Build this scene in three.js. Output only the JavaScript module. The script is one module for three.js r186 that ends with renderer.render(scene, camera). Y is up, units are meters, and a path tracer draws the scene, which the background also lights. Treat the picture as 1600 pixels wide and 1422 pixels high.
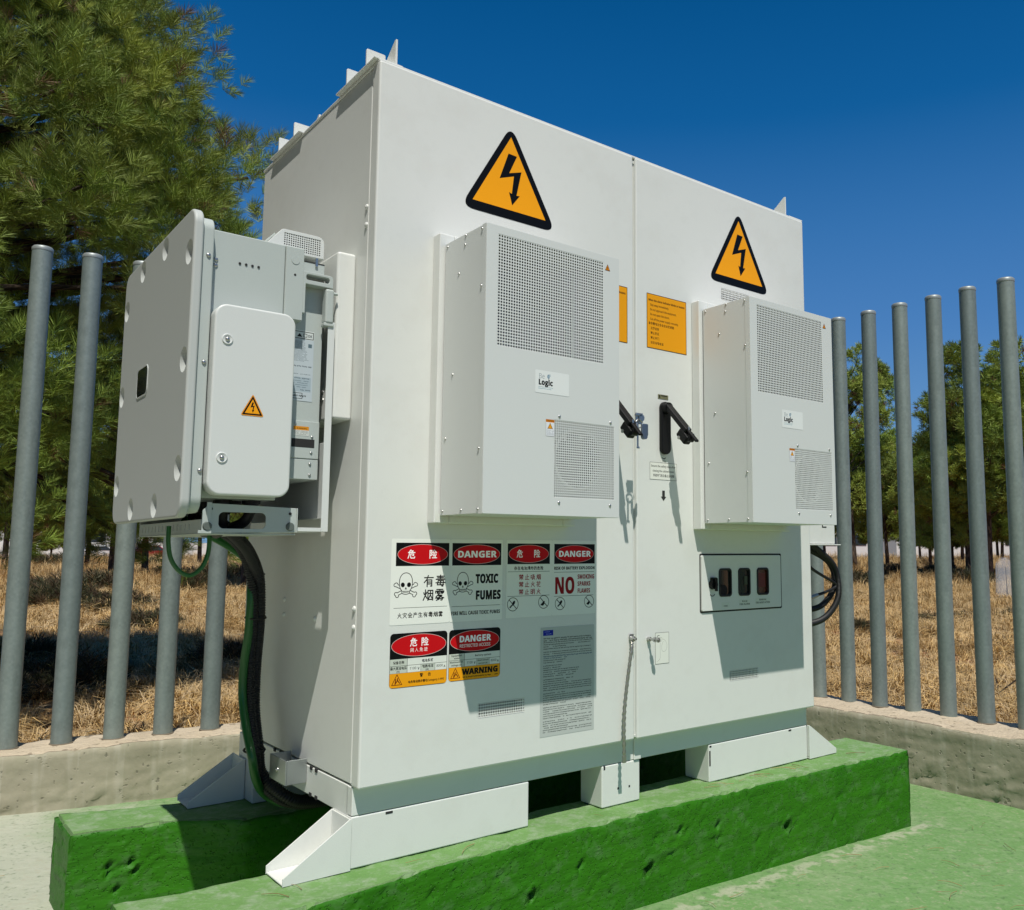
import * as THREE from 'three';
import { RoundedBoxGeometry } from 'three/addons/geometries/RoundedBoxGeometry.js';
import { mergeGeometries, mergeVertices } from 'three/addons/utils/BufferGeometryUtils.js';
import { Brush, Evaluator, SUBTRACTION } from 'three-bvh-csg';

// ---------------------------------------------------------------- camera, sky, sun, exposure
const scene = new THREE.Scene();
const camera = new THREE.PerspectiveCamera(55.1, 1600 / 1422, 0.05, 2000);
camera.position.set(-0.9473, 0.7785, 2.0702);
camera.rotation.set(0.109, -0.6918, 0.0014, 'YXZ');
camera.setViewOffset(1878, 1422, 0, 0, 1600, 1422);
camera.updateMatrixWorld(true);

const SUN = new THREE.Vector3(-0.125, 0.523, 0.25).normalize();
const sun = new THREE.DirectionalLight(new THREE.Color(1.0, 0.965, 0.89), 4.9);
sun.position.copy(SUN).multiplyScalar(30);
sun.castShadow = true; sun.shadow.radius = 1; sun.shadow.mapSize.set(4096, 4096);
Object.assign(sun.shadow.camera, { left: -14, right: 14, top: 14, bottom: -14, near: 1, far: 80 });
scene.add(sun, sun.target);

function skyTexture() {
  const w = 64, h = 256, data = new Float32Array(w * h * 4);
  const stops = [[-90, [0.12, 0.11, 0.08]], [-3, [0.18, 0.22, 0.24]], [0, [0.2, 0.39, 0.62]], [6, [0.14, 0.32, 0.6]], [14, [0.072, 0.225, 0.53]], [20, [0.04, 0.178, 0.455]], [27, [0.006, 0.115, 0.345]], [36, [0.001, 0.078, 0.25]], [60, [0.001, 0.052, 0.17]], [90, [0.001, 0.045, 0.145]]];
  for (let y = 0; y < h; y++) {
    const el = ((y + 0.5) / h - 0.5) * 180;
    let i = 0; while (i < stops.length - 2 && stops[i + 1][0] < el) i++;
    const t = Math.min(1, Math.max(0, (el - stops[i][0]) / (stops[i + 1][0] - stops[i][0])));
    for (let x = 0; x < w; x++) {
      const az = ((x + 0.5) / w - 0.5) * Math.PI * 2, d = new THREE.Vector3(Math.cos(az) * Math.cos(el * Math.PI / 180), Math.sin(el * Math.PI / 180), Math.sin(az) * Math.cos(el * Math.PI / 180));
      const halo = el > 0 ? Math.pow(Math.max(0, d.dot(SUN)), 12) * 0.35 : 0;   // aureole of the sun in clear air
      for (let c = 0; c < 3; c++) data[(y * w + x) * 4 + c] = stops[i][1][c] * (1 - t) + stops[i + 1][1][c] * t + halo * [1, 0.98, 0.9][c];
      data[(y * w + x) * 4 + 3] = 1;
    }
  }
  const t = new THREE.DataTexture(data, w, h, THREE.RGBAFormat, THREE.FloatType);
  t.mapping = THREE.EquirectangularReflectionMapping; t.magFilter = t.minFilter = THREE.LinearFilter; t.wrapS = THREE.RepeatWrapping; t.needsUpdate = true;
  return t;
}
scene.background = skyTexture();
scene.environment = scene.background;

const renderer = new THREE.WebGLRenderer({ antialias: true });
renderer.toneMapping = THREE.LinearToneMapping;
renderer.toneMappingExposure = 0.95;
renderer.shadowMap.enabled = true;

// ---------------------------------------------------------------- helpers
function rng(seed) { let a = seed >>> 0; return () => { a = (a + 0x6d2b79f5) | 0; let t = Math.imul(a ^ (a >>> 15), 1 | a); t = (t + Math.imul(t ^ (t >>> 7), 61 | t)) ^ t; return ((t ^ (t >>> 14)) >>> 0) / 4294967296; }; }
const V = (x, y, z) => new THREE.Vector3(x, y, z);
const taken = new Map();
function numbered(n) { const k = taken.get(n) ?? 0; taken.set(n, k + 1); return k ? n + '_' + String(k).padStart(3, '0') : n; }
function mesh(name, geo, mat, parent) { const m = new THREE.Mesh(geo, mat); m.name = name; m.castShadow = m.receiveShadow = true; parent.add(m); return m; }
function thing(name, label, category, group) { const g = new THREE.Group(); g.name = numbered(name); scene.add(g); g.userData = { label, category }; if (group) g.userData.group = group; return g; }
function struct(name, geo, mat) { const m = mesh(numbered(name), geo, mat, scene); m.userData = { kind: 'structure' }; return m; }
function plain(g) { const o = g.index ? g.toNonIndexed() : g; for (const k of Object.keys(o.attributes)) if (!['position', 'normal', 'uv'].includes(k)) o.deleteAttribute(k); if (!o.attributes.uv) o.setAttribute('uv', new THREE.BufferAttribute(new Float32Array(o.attributes.position.count * 2), 2)); return o; }
const join = (l) => mergeGeometries(l.map(plain));
function cuv(g, s = 1) {   // box-mapped uv in metres
  const o = plain(g), p = o.attributes.position, n = o.attributes.normal, uv = o.attributes.uv;
  for (let i = 0; i < p.count; i++) {
    const ax = Math.abs(n.getX(i)), ay = Math.abs(n.getY(i)), az = Math.abs(n.getZ(i));
    if (ay >= ax && ay >= az) uv.setXY(i, p.getX(i) * s, p.getZ(i) * s); else if (ax >= az) uv.setXY(i, p.getZ(i) * s, p.getY(i) * s); else uv.setXY(i, p.getX(i) * s, p.getY(i) * s);
  }
  return o;
}
// box from corner to corner, edges rounded by r
function bx(x0, x1, y0, y1, z0, z1, r = 0.002) {
  const w = x1 - x0, h = y1 - y0, d = z1 - z0, k = Math.min(r, w * 0.49, h * 0.49, d * 0.49);
  const g = k > 0 ? new RoundedBoxGeometry(w, h, d, 2, k) : new THREE.BoxGeometry(w, h, d);
  return cuv(g.translate((x0 + x1) / 2, (y0 + y1) / 2, (z0 + z1) / 2));
}
function cyl(r0, r1, len, seg, axis, x, y, z) { const g = new THREE.CylinderGeometry(r1, r0, len, seg); if (axis === 'z') g.rotateX(Math.PI / 2); if (axis === 'x') g.rotateZ(-Math.PI / 2); return g.translate(x, y, z); }
function tube(pts, r, seg = 48, rad = 10, closed = false) { return new THREE.TubeGeometry(new THREE.CatmullRomCurve3(pts.map((p) => V(...p)), closed, 'centripetal'), seg, r, rad, closed); }
function rrect(x0, x1, y0, y1, r, T = THREE.Shape) { const s = new T(); s.moveTo(x0 + r, y0); s.lineTo(x1 - r, y0); s.absarc(x1 - r, y0 + r, r, -Math.PI / 2, 0); s.lineTo(x1, y1 - r); s.absarc(x1 - r, y1 - r, r, 0, Math.PI / 2); s.lineTo(x0 + r, y1); s.absarc(x0 + r, y1 - r, r, Math.PI / 2, Math.PI); s.lineTo(x0, y0 + r); s.absarc(x0 + r, y0 + r, r, Math.PI, Math.PI * 1.5); return s; }
function hole(x0, x1, y0, y1) { const s = new THREE.Path(); s.moveTo(x0, y0); s.lineTo(x0, y1); s.lineTo(x1, y1); s.lineTo(x1, y0); s.closePath(); return s; }
function ext(shape, depth, bevel = 0.001, cs = 8) { return new THREE.ExtrudeGeometry(shape, { depth: Math.max(1e-4, depth - 2 * bevel), bevelEnabled: bevel > 0, bevelThickness: bevel, bevelSize: bevel, bevelOffset: -bevel, bevelSegments: 2, curveSegments: cs }).translate(0, 0, bevel); }
// perforated sheet: every hole is real; lies in xy, front at z = 0
function perforated(x0, x1, y0, y1, nx, ny, fill, thick = 0.0015, seg = 8) {
  const pos = [], nor = [], a = (x1 - x0) / nx, b = (y1 - y0) / ny, r = Math.min(a, b) * fill / 2;
  const tri = (p, n) => { for (const q of p) pos.push(...q); for (const q of n) nor.push(...q); };
  for (let i = 0; i < nx; i++) for (let j = 0; j < ny; j++) {
    const cx = x0 + a * (i + 0.5), cy = y0 + b * (j + 0.5), I = [], O = [], N = [];
    for (let k = 0; k < seg; k++) {
      const t = k / seg * Math.PI * 2, c = Math.cos(t), s = Math.sin(t), m = Math.min(a / 2 / Math.max(1e-9, Math.abs(c)), b / 2 / Math.max(1e-9, Math.abs(s)));
      I.push([cx + r * c, cy + r * s]); O.push(k % 2 ? [cx + Math.sign(c) * a / 2, cy + Math.sign(s) * b / 2] : [cx + m * c, cy + m * s]); N.push([-c, -s, 0]);
    }
    for (let k = 0; k < seg; k++) {
      const l = (k + 1) % seg, f = [0, 0, 1];
      tri([[...I[k], 0], [...O[k], 0], [...O[l], 0]], [f, f, f]); tri([[...I[k], 0], [...O[l], 0], [...I[l], 0]], [f, f, f]);
      tri([[...I[k], 0], [...I[l], 0], [...I[l], -thick]], [N[k], N[l], N[l]]); tri([[...I[k], 0], [...I[l], -thick], [...I[k], -thick]], [N[k], N[l], N[k]]);
    }
  }
  const g = new THREE.BufferGeometry();
  g.setAttribute('position', new THREE.Float32BufferAttribute(pos, 3)); g.setAttribute('normal', new THREE.Float32BufferAttribute(nor, 3));
  return plain(g);
}
// a pixel of the photograph to the point where its line of sight meets the plane axis = value
function at(u, v, axis, value) {
  const d = V((u - 939) / 1362.9, -(v - 711) / 1362.9, -1).applyQuaternion(camera.quaternion), c = camera.position;
  return c.clone().addScaledVector(d, (value - c[axis]) / d[axis]);
}

// ---------------------------------------------------------------- noise and textures
function lattice(seed, n) { const r = rng(seed), a = new Float32Array(n * n); for (let i = 0; i < a.length; i++) a[i] = r(); return a; }
function tileNoise(seed, n) {   // periodic value noise on [0,1)
  const a = lattice(seed, n);
  return (u, v) => {
    const x = u * n, y = v * n, i = Math.floor(x), j = Math.floor(y); let f = x - i, g = y - j; f = f * f * (3 - 2 * f); g = g * g * (3 - 2 * g);
    const w = (p, q) => a[((q % n) + n) % n * n + ((p % n) + n) % n];
    return (w(i, j) * (1 - f) + w(i + 1, j) * f) * (1 - g) + (w(i, j + 1) * (1 - f) + w(i + 1, j + 1) * f) * g;
  };
}
function fbm(seed, n, oct) { const l = []; for (let k = 0; k < oct; k++) l.push(tileNoise(seed + k * 17, n << k)); return (u, v) => { let s = 0, w = 0.5, t = 0; for (const f of l) { s += f(u, v) * w; t += w; w *= 0.5; } return s / t; }; }
const sm = (a, b, x) => { const t = Math.min(1, Math.max(0, (x - a) / (b - a))); return t * t * (3 - 2 * t); };
function dataTex(size, f, srgb, rep = 1) {   // f(u, v) gives linear rgb 0..1
  const d = new Uint8Array(size * size * 4), enc = (x) => { x = Math.min(1, Math.max(0, x)); return 255 * (srgb ? (x <= 0.0031308 ? 12.92 * x : 1.055 * Math.pow(x, 1 / 2.4) - 0.055) : x); };
  for (let y = 0; y < size; y++) for (let x = 0; x < size; x++) { const c = f((x + 0.5) / size, (y + 0.5) / size), o = (y * size + x) * 4; d[o] = enc(c[0]); d[o + 1] = enc(c[1]); d[o + 2] = enc(c[2]); d[o + 3] = 255; }
  const t = new THREE.DataTexture(d, size, size); t.wrapS = t.wrapT = THREE.RepeatWrapping; t.magFilter = THREE.LinearFilter; t.minFilter = THREE.LinearMipmapLinearFilter; t.generateMipmaps = true;
  if (srgb) t.colorSpace = THREE.SRGBColorSpace; t.repeat.set(rep, rep); t.needsUpdate = true; return t;
}
const gray = (size, f, rep) => dataTex(size, (u, v) => { const x = f(u, v); return [x, x, x]; }, false, rep);
const mix = (a, b, t) => a.map((x, i) => x + (b[i] - x) * t);
const C = (r, g, b) => new THREE.Color().setRGB(r, g, b);

// paints
const nA = fbm(11, 8, 5), nB = fbm(23, 4, 4), nC = fbm(37, 64, 3), nD = fbm(51, 32, 3), nE = fbm(67, 3, 5);
const peel = gray(256, (u, v) => nC(u, v), 8);
const dirt = dataTex(512, (u, v) => { const s = sm(0.5, 0.8, nA(u, v)) * 0.05 + sm(0.55, 0.75, nD(u, v)) * 0.02; return mix([0.705, 0.72, 0.685], [0.58, 0.575, 0.52], s * 3.2); }, true, 1.3);
const paintWhite = new THREE.MeshPhysicalMaterial({ map: dirt, roughness: 0.42, roughnessMap: gray(256, (u, v) => 0.8 + 0.2 * nA(u, v), 2), bumpMap: peel, bumpScale: 0.00012, specularIntensity: 0.9 });
const paintGrey = new THREE.MeshPhysicalMaterial({ color: C(0.445, 0.49, 0.465), roughness: 0.45, bumpMap: peel, bumpScale: 0.0001 });
const paintCover = new THREE.MeshPhysicalMaterial({ color: C(0.64, 0.665, 0.645), roughness: 0.45, bumpMap: peel, bumpScale: 0.0001 });
const paintInverter = new THREE.MeshPhysicalMaterial({ color: C(0.47, 0.495, 0.475), roughness: 0.5, bumpMap: peel, bumpScale: 0.0001 });
const coilMat = new THREE.MeshStandardMaterial({ color: C(0.5, 0.51, 0.52), metalness: 0.9, roughness: 0.5 });
const shroudMat = new THREE.MeshStandardMaterial({ color: C(0.6, 0.61, 0.57), roughness: 0.6 });
const blackPlastic = new THREE.MeshPhysicalMaterial({ color: C(0.006, 0.006, 0.0065), roughness: 0.42, specularIntensity: 0.45 });
const rubber = new THREE.MeshStandardMaterial({ color: C(0.006, 0.006, 0.0065), roughness: 0.55 });
const steel = new THREE.MeshStandardMaterial({ color: C(0.5, 0.5, 0.48), metalness: 1, roughness: 0.34 });
const galv = new THREE.MeshPhysicalMaterial({ map: dataTex(512, (u, v) => { const s = nD(u, v) * 0.55 + nA(u, v) * 0.45, st = sm(0.6, 0.72, nB(u * 3, v)) * 0.2; return mix([0.19, 0.235, 0.22], [0.31, 0.36, 0.335], s).map((x) => x * (1 - st * 0.5)); }, true, 3), metalness: 0.35, roughness: 0.5, bumpMap: gray(256, (u, v) => nD(u, v), 5), bumpScale: 0.0002 });
const zinc = new THREE.MeshStandardMaterial({ color: C(0.42, 0.45, 0.44), metalness: 0.8, roughness: 0.38, bumpMap: gray(128, (u, v) => nD(u, v), 3), bumpScale: 0.0003 });
const glassDark = new THREE.MeshPhysicalMaterial({ color: C(0.015, 0.02, 0.018), roughness: 0.06, clearcoat: 1, clearcoatRoughness: 0.05 });
const greenCable = new THREE.MeshPhysicalMaterial({ color: C(0.015, 0.11, 0.02), roughness: 0.35 });
const gasketBlack = new THREE.MeshStandardMaterial({ color: C(0.02, 0.02, 0.02), roughness: 0.9 });

// ---------------------------------------------------------------- lettering: strokes of the Chinese characters on a 100 x 100 grid, two digits a coordinate
const HAN = {
  危: '40022028 381468145230 10329032 223220600696 3848744874666266 38483888449484948880', 险: '12081298 120836082434385030661862 66044234 66049634 54368036 50525672 66487070 90507686 42929892',
  有: '08209220 440230360662 34403498 3440784078946692 34587858 34747874', 毒: '16108410 22237823 08369236 50005036 284820848284 2848804874966294 06669666 48525460 46725280',
  烟: '08301446 38263042 240624500494 26583878 48124896 481294129496 48909490 56388838 722070525680 72528678', 雾: '20068006 10201036 102090208634 50065044 24283830 24383840 62287830 62387840 40461470 3256725648741080 34589080 2684788472986097 507644901899',
  火: '22303052 80266648 500450461296 52529096', 灾: '50005210 10161032 101690168630 26403256 76386654 503050601298 52629098', 会: '50020644 50029444 32426842 14588658 485822927888 64728698',
  产: '50005210 14148614 32203836 68185838 16429042 204220660696', 生: '26061040 22268626 50045092 20588058 06929492', 禁: '06164616 26022644 24180638 28184434 52169416 72027244 70185438 74189438 24507650 08649264 50645098 30721490 68728890',
  止: '52045290 52428642 24322490 06929492', 吸: '06240672 062430243072 06663066 42127812684090407472 74723898 561254483492 56469698', 花: '06169416 30023028 70027028 34320866 24502498 84404866 503450885894909494 78',
  明: '08140886 081438143886 08483848 08823882 540854604296 5408900890947892 54349034 54609060', 警: '06085008 20022016 36023616 16180634 142446244246 1632323232441644 66025426 62149614 84145448 62209448 10549054 26647464 26747474 2884728472982898 28842898',
  告: '28041432 24188218 50025042 06429442 24562498 245678567898 24927892', 闲: '14022214 10221098 3410901090967894 26427642 50245092 48442678 52447676', 人: '500644500896 50409296',
  免: '38001230 341266125426 22282256825682282228 502846600898 5658568862949294 92949480', 进: '12062420 0440244020760490 168040929694 40249224 34509650 540652564082 76067682', 存: '08189218 420232360666 26482698 444086406456 645664925496 36669466',
  在: '08189218 420232360666 26482698 44548854 66326692 36929492', 电: '16201672 162082208272 16468246 16708270 50045090589592959480', 池: '10082218 06341844 08922662 3446903088647862 60066074 46204686549492949478',
  爆: '08301446 24062450 24500494 50049004 50049030 50044830 48189018 44389638 60306050 80308050 40549854 70567098 54664486 86669686', 炸: '08301446 38263042 240624500494 26583878 52044240 50229622 66226698 66469246 66709270', 的: '24021616 08180892 081840184092 08544054 08884088 62025038 5820922088907492 62447260',
  系: '80062014 5014243260341858 64428256 18588456 505850984095 30701490 68708888', 统: '30021230343012583656 08844080 68027212 44189618 66184634 88348822 50405098 72407290929494 82', 设: '12082418 0636223622883678 545208304242 5408760876349236 445284524098 50609498', 备: '36021434 341474140852 34229250 22562298 225678567898 22767876 22947894 50565094',
  名: '40021438 3816781646561072 36345246 34603498809880603460', 称: '36041014 04324232 24122498 22340470 28444060 58044636 542294228838 723472966292 56504682 86489680', 大: '08349234 500448500896 52409296', 最: '24022434 24027602763424 34 24187618 06429442 22422298 46424698 22604660 22784678 56547654 58529690 88545494',
  直: '10149014 50025026 26262686 262674267486 26447444 26627462 06909490', 流: '10082218 06341844 08922662 66026814 38189618 62183840 84329240 48484298 62486298 80488090 80909890', 压: '14088808 140814600496 28529052 58225890 20909690 72627878', 短: '22021230 18204220 04444644 24204496 48109410 562856569056 90285628 62666886 88648084 48949894',
  路: '08081008 080836083634 08340808 22342286 08560890 04963886 22583658 62024628 58168616 44525616 86164452 62309654 56609060 56605696 90609096 56929092', 立: '50025214 12228822 30343876 70325684 06909490', 即: '10084008 40084044 10264026 10081088 10884478 60106098 601090109062 78 62', 开: '10149014 04469646 341434501496 66146698',
  门: '16022414 10201098 3210901090947892', 远: '48128412 38349234 543450603874 703470689270 12062420 0440244020760490 168040929694', 近: '800448124850 48504076 48369236 74367480 12062420 0440244020760490 168040929694', 关: '30063820 70065822 20288028 08509250 502850541098 52529096', 后: '84042012 20122044 20440696 20349434 34563498 345684568498 34928492',
};
function strokes(g, ch, x, y, s, lw) {
  g.lineWidth = lw; g.lineCap = g.lineJoin = 'round';
  for (const st of (HAN[ch] ?? HAN['备']).split(' ')) { if (st.length < 8) continue; g.beginPath(); for (let i = 0; i + 3 < st.length; i += 4) g[i ? 'lineTo' : 'moveTo'](x + st.slice(i, i + 2) * s / 100, y + st.slice(i + 2, i + 4) * s / 100); g.stroke(); }
}
// characters set from x on, y is the top, s the size, gap the advance
function han(g, text, x, y, s, color, gap = s * 1.08, weight = 0.1) { g.strokeStyle = color; for (const ch of text) { if (ch !== ' ') strokes(g, ch, x, y, s, s * weight); x += gap; } }
function txt(g, text, x, y, size, color, { w, bold = true, align = 'left', fam = 'sans-serif', heavy = 0 } = {}) {
  g.save(); g.font = (bold ? 'bold ' : '') + size + 'px ' + fam; g.fillStyle = g.strokeStyle = color; g.translate(x, y); const m = g.measureText(text).width, k = w ? w / m : 1; g.scale(k, 1);
  const ox = align === 'center' ? -m / 2 : align === 'right' ? -m : 0; g.fillText(text, ox, 0); if (heavy) { g.lineWidth = heavy; g.lineJoin = 'round'; g.strokeText(text, ox, 0); } g.restore();
}
function greek(g, x, y, w, h, seed, color, density = 0.75) {   // a line of print too small to read
  const r = rng(seed); g.fillStyle = color; let p = x; while (p < x + w) { const l = h * (0.6 + r() * 2.2); if (r() < density) for (let q = 0; q < l; q += h * 0.55) g.fillRect(p + q, y + r() * h * 0.25, h * 0.32, h * (0.55 + r() * 0.35)); p += l + h * 0.5; }
}
const stickerTex = new Map();
function stickerMat(key, w, h, draw, rough = 0.4) {
  if (!stickerTex.has(key)) {
    const c = document.createElement('canvas'); c.width = w; c.height = h; const g = c.getContext('2d'); draw(g, w, h);
    const t = new THREE.CanvasTexture(c); t.colorSpace = THREE.SRGBColorSpace; t.magFilter = THREE.LinearFilter; t.anisotropy = 8;
    stickerTex.set(key, new THREE.MeshPhysicalMaterial({ map: t, roughness: rough + 0.1, specularIntensity: 0.4 }));
  }
  return stickerTex.get(key);
}
// thin label sheet in the xy plane, uv 0..1 over its box
function sheet(shape, x0, x1, y0, y1, z) { const g = new THREE.ShapeGeometry(shape, 8).translate(0, 0, z), p = g.attributes.position, uv = g.attributes.uv; for (let i = 0; i < p.count; i++) uv.setXY(i, (p.getX(i) - x0) / (x1 - x0), (p.getY(i) - y0) / (y1 - y0)); return g; }
function label(name, parent, x0, x1, y0, y1, z, r, mat, text) { const m = mesh(name, sheet(rrect(x0, x1, y0, y1, r), x0, x1, y0, y1, z), mat, parent); if (text) m.userData.label = text; return m; }
const RED = '#c40812', ORANGE = '#f0a010', INK = '#070707', PAPER = '#e9ebe4';
function triSign(g, w, h, frame = 0.1) {   // high-voltage triangle filling the canvas
  g.fillStyle = INK; g.fillRect(0, 0, w, h);
  const tri = (k) => { const x = w * 0.5, t = h * k * 1.28, b = h * (1 - k * 0.98), s = w * k * 1.15; g.beginPath(); g.moveTo(x, t); g.lineTo(w - s, b); g.lineTo(s, b); g.closePath(); g.fill(); };
  g.fillStyle = ORANGE; tri(frame);
  g.fillStyle = INK; g.beginPath();
  [[0.475, 0.31], [0.565, 0.315], [0.485, 0.515], [0.615, 0.465], [0.565, 0.73], [0.6, 0.725], [0.52, 0.845], [0.485, 0.715], [0.515, 0.725], [0.535, 0.535], [0.385, 0.6]].forEach(([x, y], i) => g[i ? 'lineTo' : 'moveTo'](x * w, y * h));
  g.closePath(); g.fill();
}
function triShape(x0, x1, y0, y1, r) {   // rounded triangle
  const P = [[(x0 + x1) / 2, y1], [x0, y0], [x1, y0]], s = new THREE.Shape();
  for (let i = 0; i < 3; i++) {
    const a = P[(i + 2) % 3], b = P[i], c = P[(i + 1) % 3], un = (p, q) => { const d = Math.hypot(q[0] - p[0], q[1] - p[1]); return [(q[0] - p[0]) / d, (q[1] - p[1]) / d]; }, u = un(b, a), w = un(b, c);
    s[i ? 'lineTo' : 'moveTo'](b[0] + u[0] * r, b[1] + u[1] * r); s.quadraticCurveTo(b[0], b[1], b[0] + w[0] * r, b[1] + w[1] * r);
  }
  s.closePath(); return s;
}
function skull(g, cx, cy, s) {
  g.save(); g.translate(cx, cy); g.scale(s, s); g.lineWidth = 0.055; g.strokeStyle = INK; g.lineCap = g.lineJoin = 'round';
  for (const k of [-1, 1]) {   // bones
    const bone = (col, lw) => { g.strokeStyle = col; g.lineWidth = lw; g.beginPath(); g.moveTo(-0.8 * k, 0.02); g.lineTo(0.75 * k, 0.72); g.stroke(); };
    const knob = (x, y, col, r) => { g.fillStyle = col; g.beginPath(); g.arc(x, y, r, 0, 7); g.fill(); };
    for (const [col, lw, r] of [[INK, 0.27, 0.16], [PAPER, 0.16, 0.105]]) { knob(-0.9 * k, -0.02, col, r); knob(-0.82 * k, 0.14 - 0.2, col, r); knob(0.84 * k, 0.7, col, r); knob(0.74 * k, 0.84, col, r); bone(col, lw); }
  }
  g.strokeStyle = INK; g.fillStyle = PAPER; g.lineWidth = 0.055;
  g.beginPath(); g.moveTo(-0.36, 0.42); g.bezierCurveTo(-0.66, 0.2, -0.72, -0.95, 0, -0.98); g.bezierCurveTo(0.72, -0.95, 0.66, 0.2, 0.36, 0.42); g.lineTo(0.32, 0.66); g.quadraticCurveTo(0, 0.82, -0.32, 0.66); g.closePath(); g.fill(); g.stroke();
  g.fillStyle = INK; for (const k of [-1, 1]) { g.beginPath(); g.ellipse(0.27 * k, -0.02, 0.17, 0.19, 0.2 * k, 0, 7); g.fill(); } g.beginPath(); g.moveTo(0, 0.14); g.lineTo(-0.09, 0.34); g.lineTo(0.09, 0.34); g.closePath(); g.fill();
  g.lineWidth = 0.035; g.beginPath(); g.moveTo(-0.3, 0.5); g.quadraticCurveTo(0, 0.6, 0.3, 0.5); g.stroke(); for (let x = -0.2; x < 0.25; x += 0.1) { g.beginPath(); g.moveTo(x, 0.46); g.lineTo(x, 0.62); g.stroke(); } g.restore();
}
function danger(g, x, y, w, h, text, cjk) {
  g.fillStyle = INK; g.fillRect(x, y, w, h); g.beginPath(); g.ellipse(x + w / 2, y + h / 2, w * 0.47, h * 0.43, 0, 0, 7); g.fillStyle = RED; g.fill(); g.lineWidth = h * 0.015; g.strokeStyle = '#d8d0c8'; g.stroke();
  if (cjk) { han(g, '危', x + w * 0.21, y + h * 0.3, h * 0.38, '#fff', 0, 0.11); han(g, '险', x + w * 0.61, y + h * 0.3, h * 0.38, '#fff', 0, 0.11); } else txt(g, text, x + w / 2, y + h * 0.64, h * 0.4, '#fff', { align: 'center', w: w * 0.8, heavy: h * 0.015 });
}
function banned(g, cx, cy, r, flame) {
  g.strokeStyle = INK; g.fillStyle = INK; g.lineWidth = r * 0.09; g.beginPath(); g.arc(cx, cy, r, 0, 7); g.stroke();
  g.lineWidth = r * 0.22; g.beginPath(); g.moveTo(cx - r * 0.5, cy + r * 0.45); g.lineTo(cx + r * 0.1, cy - r * 0.05); g.stroke();
  g.beginPath(); g.ellipse(cx + r * (flame ? -0.1 : 0.15), cy + r * (flame ? 0.25 : -0.2), r * 0.22, r * 0.38, 0.6, 0, 7); g.fill();
  g.lineWidth = r * 0.12; g.beginPath(); g.moveTo(cx - r * 0.68, cy - r * 0.68); g.lineTo(cx + r * 0.68, cy + r * 0.68); g.stroke();
}
const line = (g, x0, x1, y, lw = 3) => { g.fillStyle = INK; g.fillRect(x0, y, x1 - x0, lw); };

// ---------------------------------------------------------------- ground, plinths, walls
const FENCE_Z = (x) => -2.184 + 0.141 * x, FENCE_X = 3.1125, WALL_TOP = -0.0203, SLAB_Y = (x) => -0.254 - 0.0169 * x;
const n2 = (f, x, y, s) => f(((x / s) % 1 + 1) % 1, ((y / s) % 1 + 1) % 1);
const gA = fbm(101, 8, 5), gB = fbm(131, 16, 4), gC = fbm(151, 32, 4);
const inYard = (x, z) => x < FENCE_X + 0.02 && z > FENCE_Z(x) - 0.02 && x > -40 && z < 40;
const FIELD_Y = (x, z) => -0.3 + (n2(gA, x, z, 23) - 0.5) * 0.3 * Math.min(1, Math.hypot(x, z) / 18) + (n2(gB, x, z, 5) - 0.5) * 0.08;
{
  const g = new THREE.BufferGeometry(), pos = [], uv = [], idx = [], nr = 150, na = 240;
  for (let i = 0; i <= nr; i++) for (let j = 0; j <= na; j++) { const r = 0.8 * Math.pow(1500 / 0.8, i / nr), a = j / na * Math.PI * 2, x = Math.cos(a) * r, z = Math.sin(a) * r; pos.push(x, inYard(x, z) ? -0.62 : FIELD_Y(x, z), z); uv.push(x / 4, z / 4); }
  for (let i = 0; i < nr; i++) for (let j = 0; j < na; j++) { const k = i * (na + 1) + j; idx.push(k, k + 1, k + na + 1, k + 1, k + na + 2, k + na + 1); }
  g.setAttribute('position', new THREE.Float32BufferAttribute(pos, 3)); g.setAttribute('uv', new THREE.Float32BufferAttribute(uv, 2)); g.setIndex(idx); g.computeVertexNormals();
  const soil = dataTex(1024, (u, v) => {
    const a = gA(u, v), b = gC(u * 2 % 1, v), c = gC(u, v * 3 % 1), straw = sm(0.42, 0.62, b), stone = sm(0.7, 0.76, c) * sm(0.4, 0.6, a);
    return mix(mix(mix([0.17, 0.085, 0.035], [0.36, 0.2, 0.08], straw), [0.27, 0.125, 0.055], sm(0.4, 0.65, a)), [0.42, 0.34, 0.25], stone);
  }, true);
  struct('field_ground', g, new THREE.MeshStandardMaterial({ map: soil, roughness: 1, bumpMap: gray(512, (u, v) => gC(u, v)), bumpScale: 0.05 }));
}
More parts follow.
